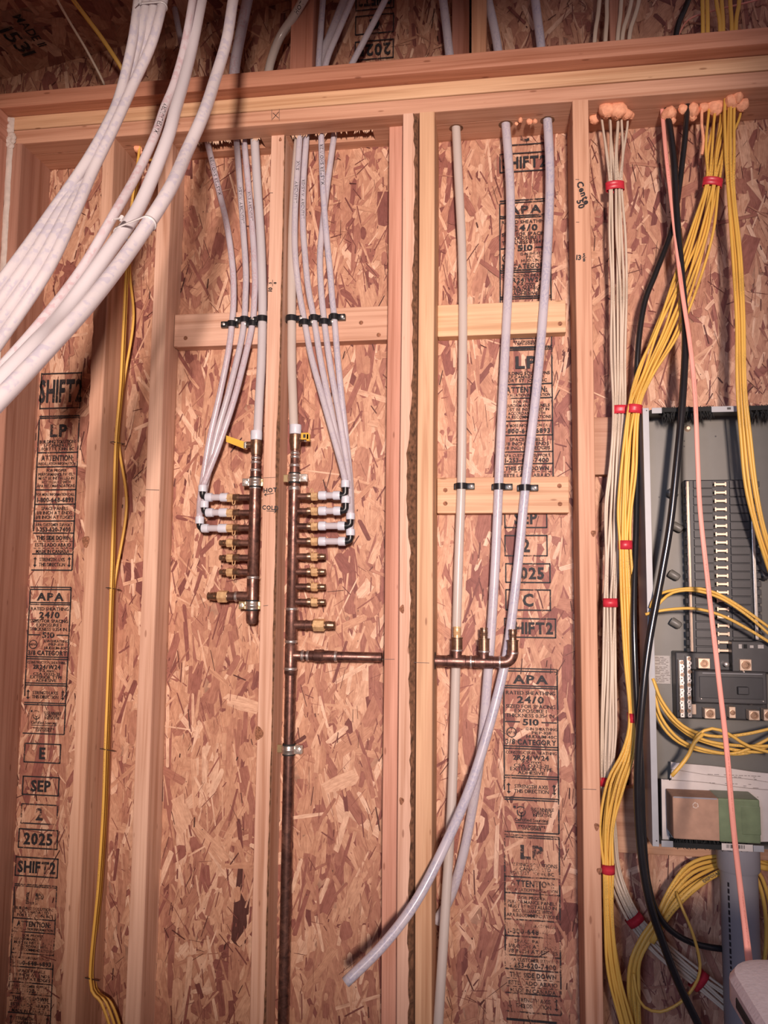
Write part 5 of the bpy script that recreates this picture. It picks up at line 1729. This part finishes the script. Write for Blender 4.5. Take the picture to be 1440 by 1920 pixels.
# coiled yellow cables below the panel
bundle('coil_cable', [(1440, 1620, .112, 10), (1395, 1610, .110, 12), (1345, 1618, .105, 16), (1300, 1638, .085, 17), (1262, 1675, .06, 11), (1236, 1722, .045, 7), (1213, 1755, .04, 8), (1193, 1800, .035, 8), (1188, 1850, .035, 8), (1192, 1915, .035, 8), (1194, 1990, .035, 8)],
       5, .0042, .0038, M['cable_yellow'], ['flat yellow cable looping from the conduit, outermost of the five at the top', 'flat yellow cable looping from the conduit, second from the outside', 'flat yellow cable looping from the conduit, middle of five', 'flat yellow cable looping from the conduit, fourth from the outside', 'flat yellow cable looping from the conduit, innermost of the five'], 'yellow cables looping below the panel', 17, 0.008)
dl = tube('coil_cable', [(1440, 1628, .09), (1395, 1622, .088), (1345, 1638, .075), (1300, 1668, .06), (1262, 1706, .045), (1238, 1740, .03), (1222, 1768, .03)], .0065, M['cable_yellow'], 'yellow cable marked disposal, lowest of the loop from the conduit', 'cable', flat=.003, n=10)
text_on_tube(dl, 'DISPOSAL', 1652, .0062, reverse=True)
tape(1236, 1726, 10, 32, 'faded red tape where the yellow loop narrows', .042, b=.014)
tube('coil_cable', [(1268, 1672, .05), (1278, 1700, .03), (1297, 1745, .02), (1310, 1790, .015), (1312, 1822, .012), (1301, 1850, .01), (1275, 1880, .01), (1238, 1897, .012), (1208, 1888, .015), (1194, 1862, .02), (1188, 1825, .025)], .0032, M['cable_yellow'], 'single thin yellow cable making a ring below the panel', 'cable', n=8)
tube('coil_cable', [(1398, 1622, .10), (1418, 1645, .095), (1432, 1690, .09), (1437, 1750, .09), (1430, 1815, .09), (1405, 1870, .09)], .0045, M['cable_yellow'], 'yellow cable curving down beyond the conduit', 'cable', n=8)
tube('coil_cable', [(1404, 1616, .115), (1428, 1645, .112), (1444, 1700, .11), (1449, 1760, .11), (1440, 1830, .11)], .0045, M['cable_yellow'], 'yellow cable curving down furthest beyond the conduit', 'cable', n=8)

# ================================================================== folding table in the corner of the picture
tbl = empty('folding_table', 'pale grey plastic folding table top with a rounded corner', 'table')
TYB = -0.74
c0 = at(1346, 1786, TYB)
TX0, TZ = c0.x, c0.z
TX1, TYF = TX0 + 0.62, -1.95 + 0.62
TYF = TYB - 0.60
def rrect(x0, x1, y0, y1, r, n=7):
    out = []
    for cx, cy, a0 in ((x1 - r, y1 - r, 0), (x0 + r, y1 - r, 90), (x0 + r, y0 + r, 180), (x1 - r, y0 + r, 270)):
        for i in range(n + 1):
            a = R(a0 + 90 * i / n); out.append((cx + r * math.cos(a), cy + r * math.sin(a)))
    return out
lay = [(0.010, -.042), (0.004, -.040), (0.0, -.034), (0.0, -.010), (0.006, -.002), (0.016, 0.0)]
V, F = [], []
for ins, dz in lay:
    V += [(x, y, TZ + dz) for x, y in rrect(TX0 + ins, TX1 - ins, TYF + ins, TYB - ins, .055 - ins)]
n = len(V) // len(lay)
for j in range(len(lay) - 1):
    for i in range(n):
        k = (i + 1) % n
        F.append((j * n + i, j * n + k, (j + 1) * n + k, (j + 1) * n + i))
F.append(tuple(reversed(range(n)))); F.append(tuple((len(lay) - 1) * n + i for i in range(n)))
mesh_obj('table_top', V, F, M['table'], tbl, True).data.set_sharp_from_angle(angle=R(35))
MB().box(TX0 - .0012, TX0 + .004, TYB - .155, TYB - .075, TZ - .029, TZ - .016, bev=.002).build('edge_slot', M['brush'], tbl)
for (x, y) in ((TX0 + .08, TYB - .07), (TX1 - .08, TYB - .07), (TX0 + .08, TYF + .07), (TX1 - .08, TYF + .07)):
    MB().lathe((x, y, TZ - .042), (0, 0, -1), [(0, .0125), (TZ - .042, .0125)], 12).build('leg', M['table_leg'], tbl, True)
for y in (TYB - .07, TYF + .07):
    MB().sweep([Vector((TX0 + .08, y, .25)), Vector((TX1 - .08, y, .25))], .009, 8).build('crossbar', M['table_leg'], tbl, True)
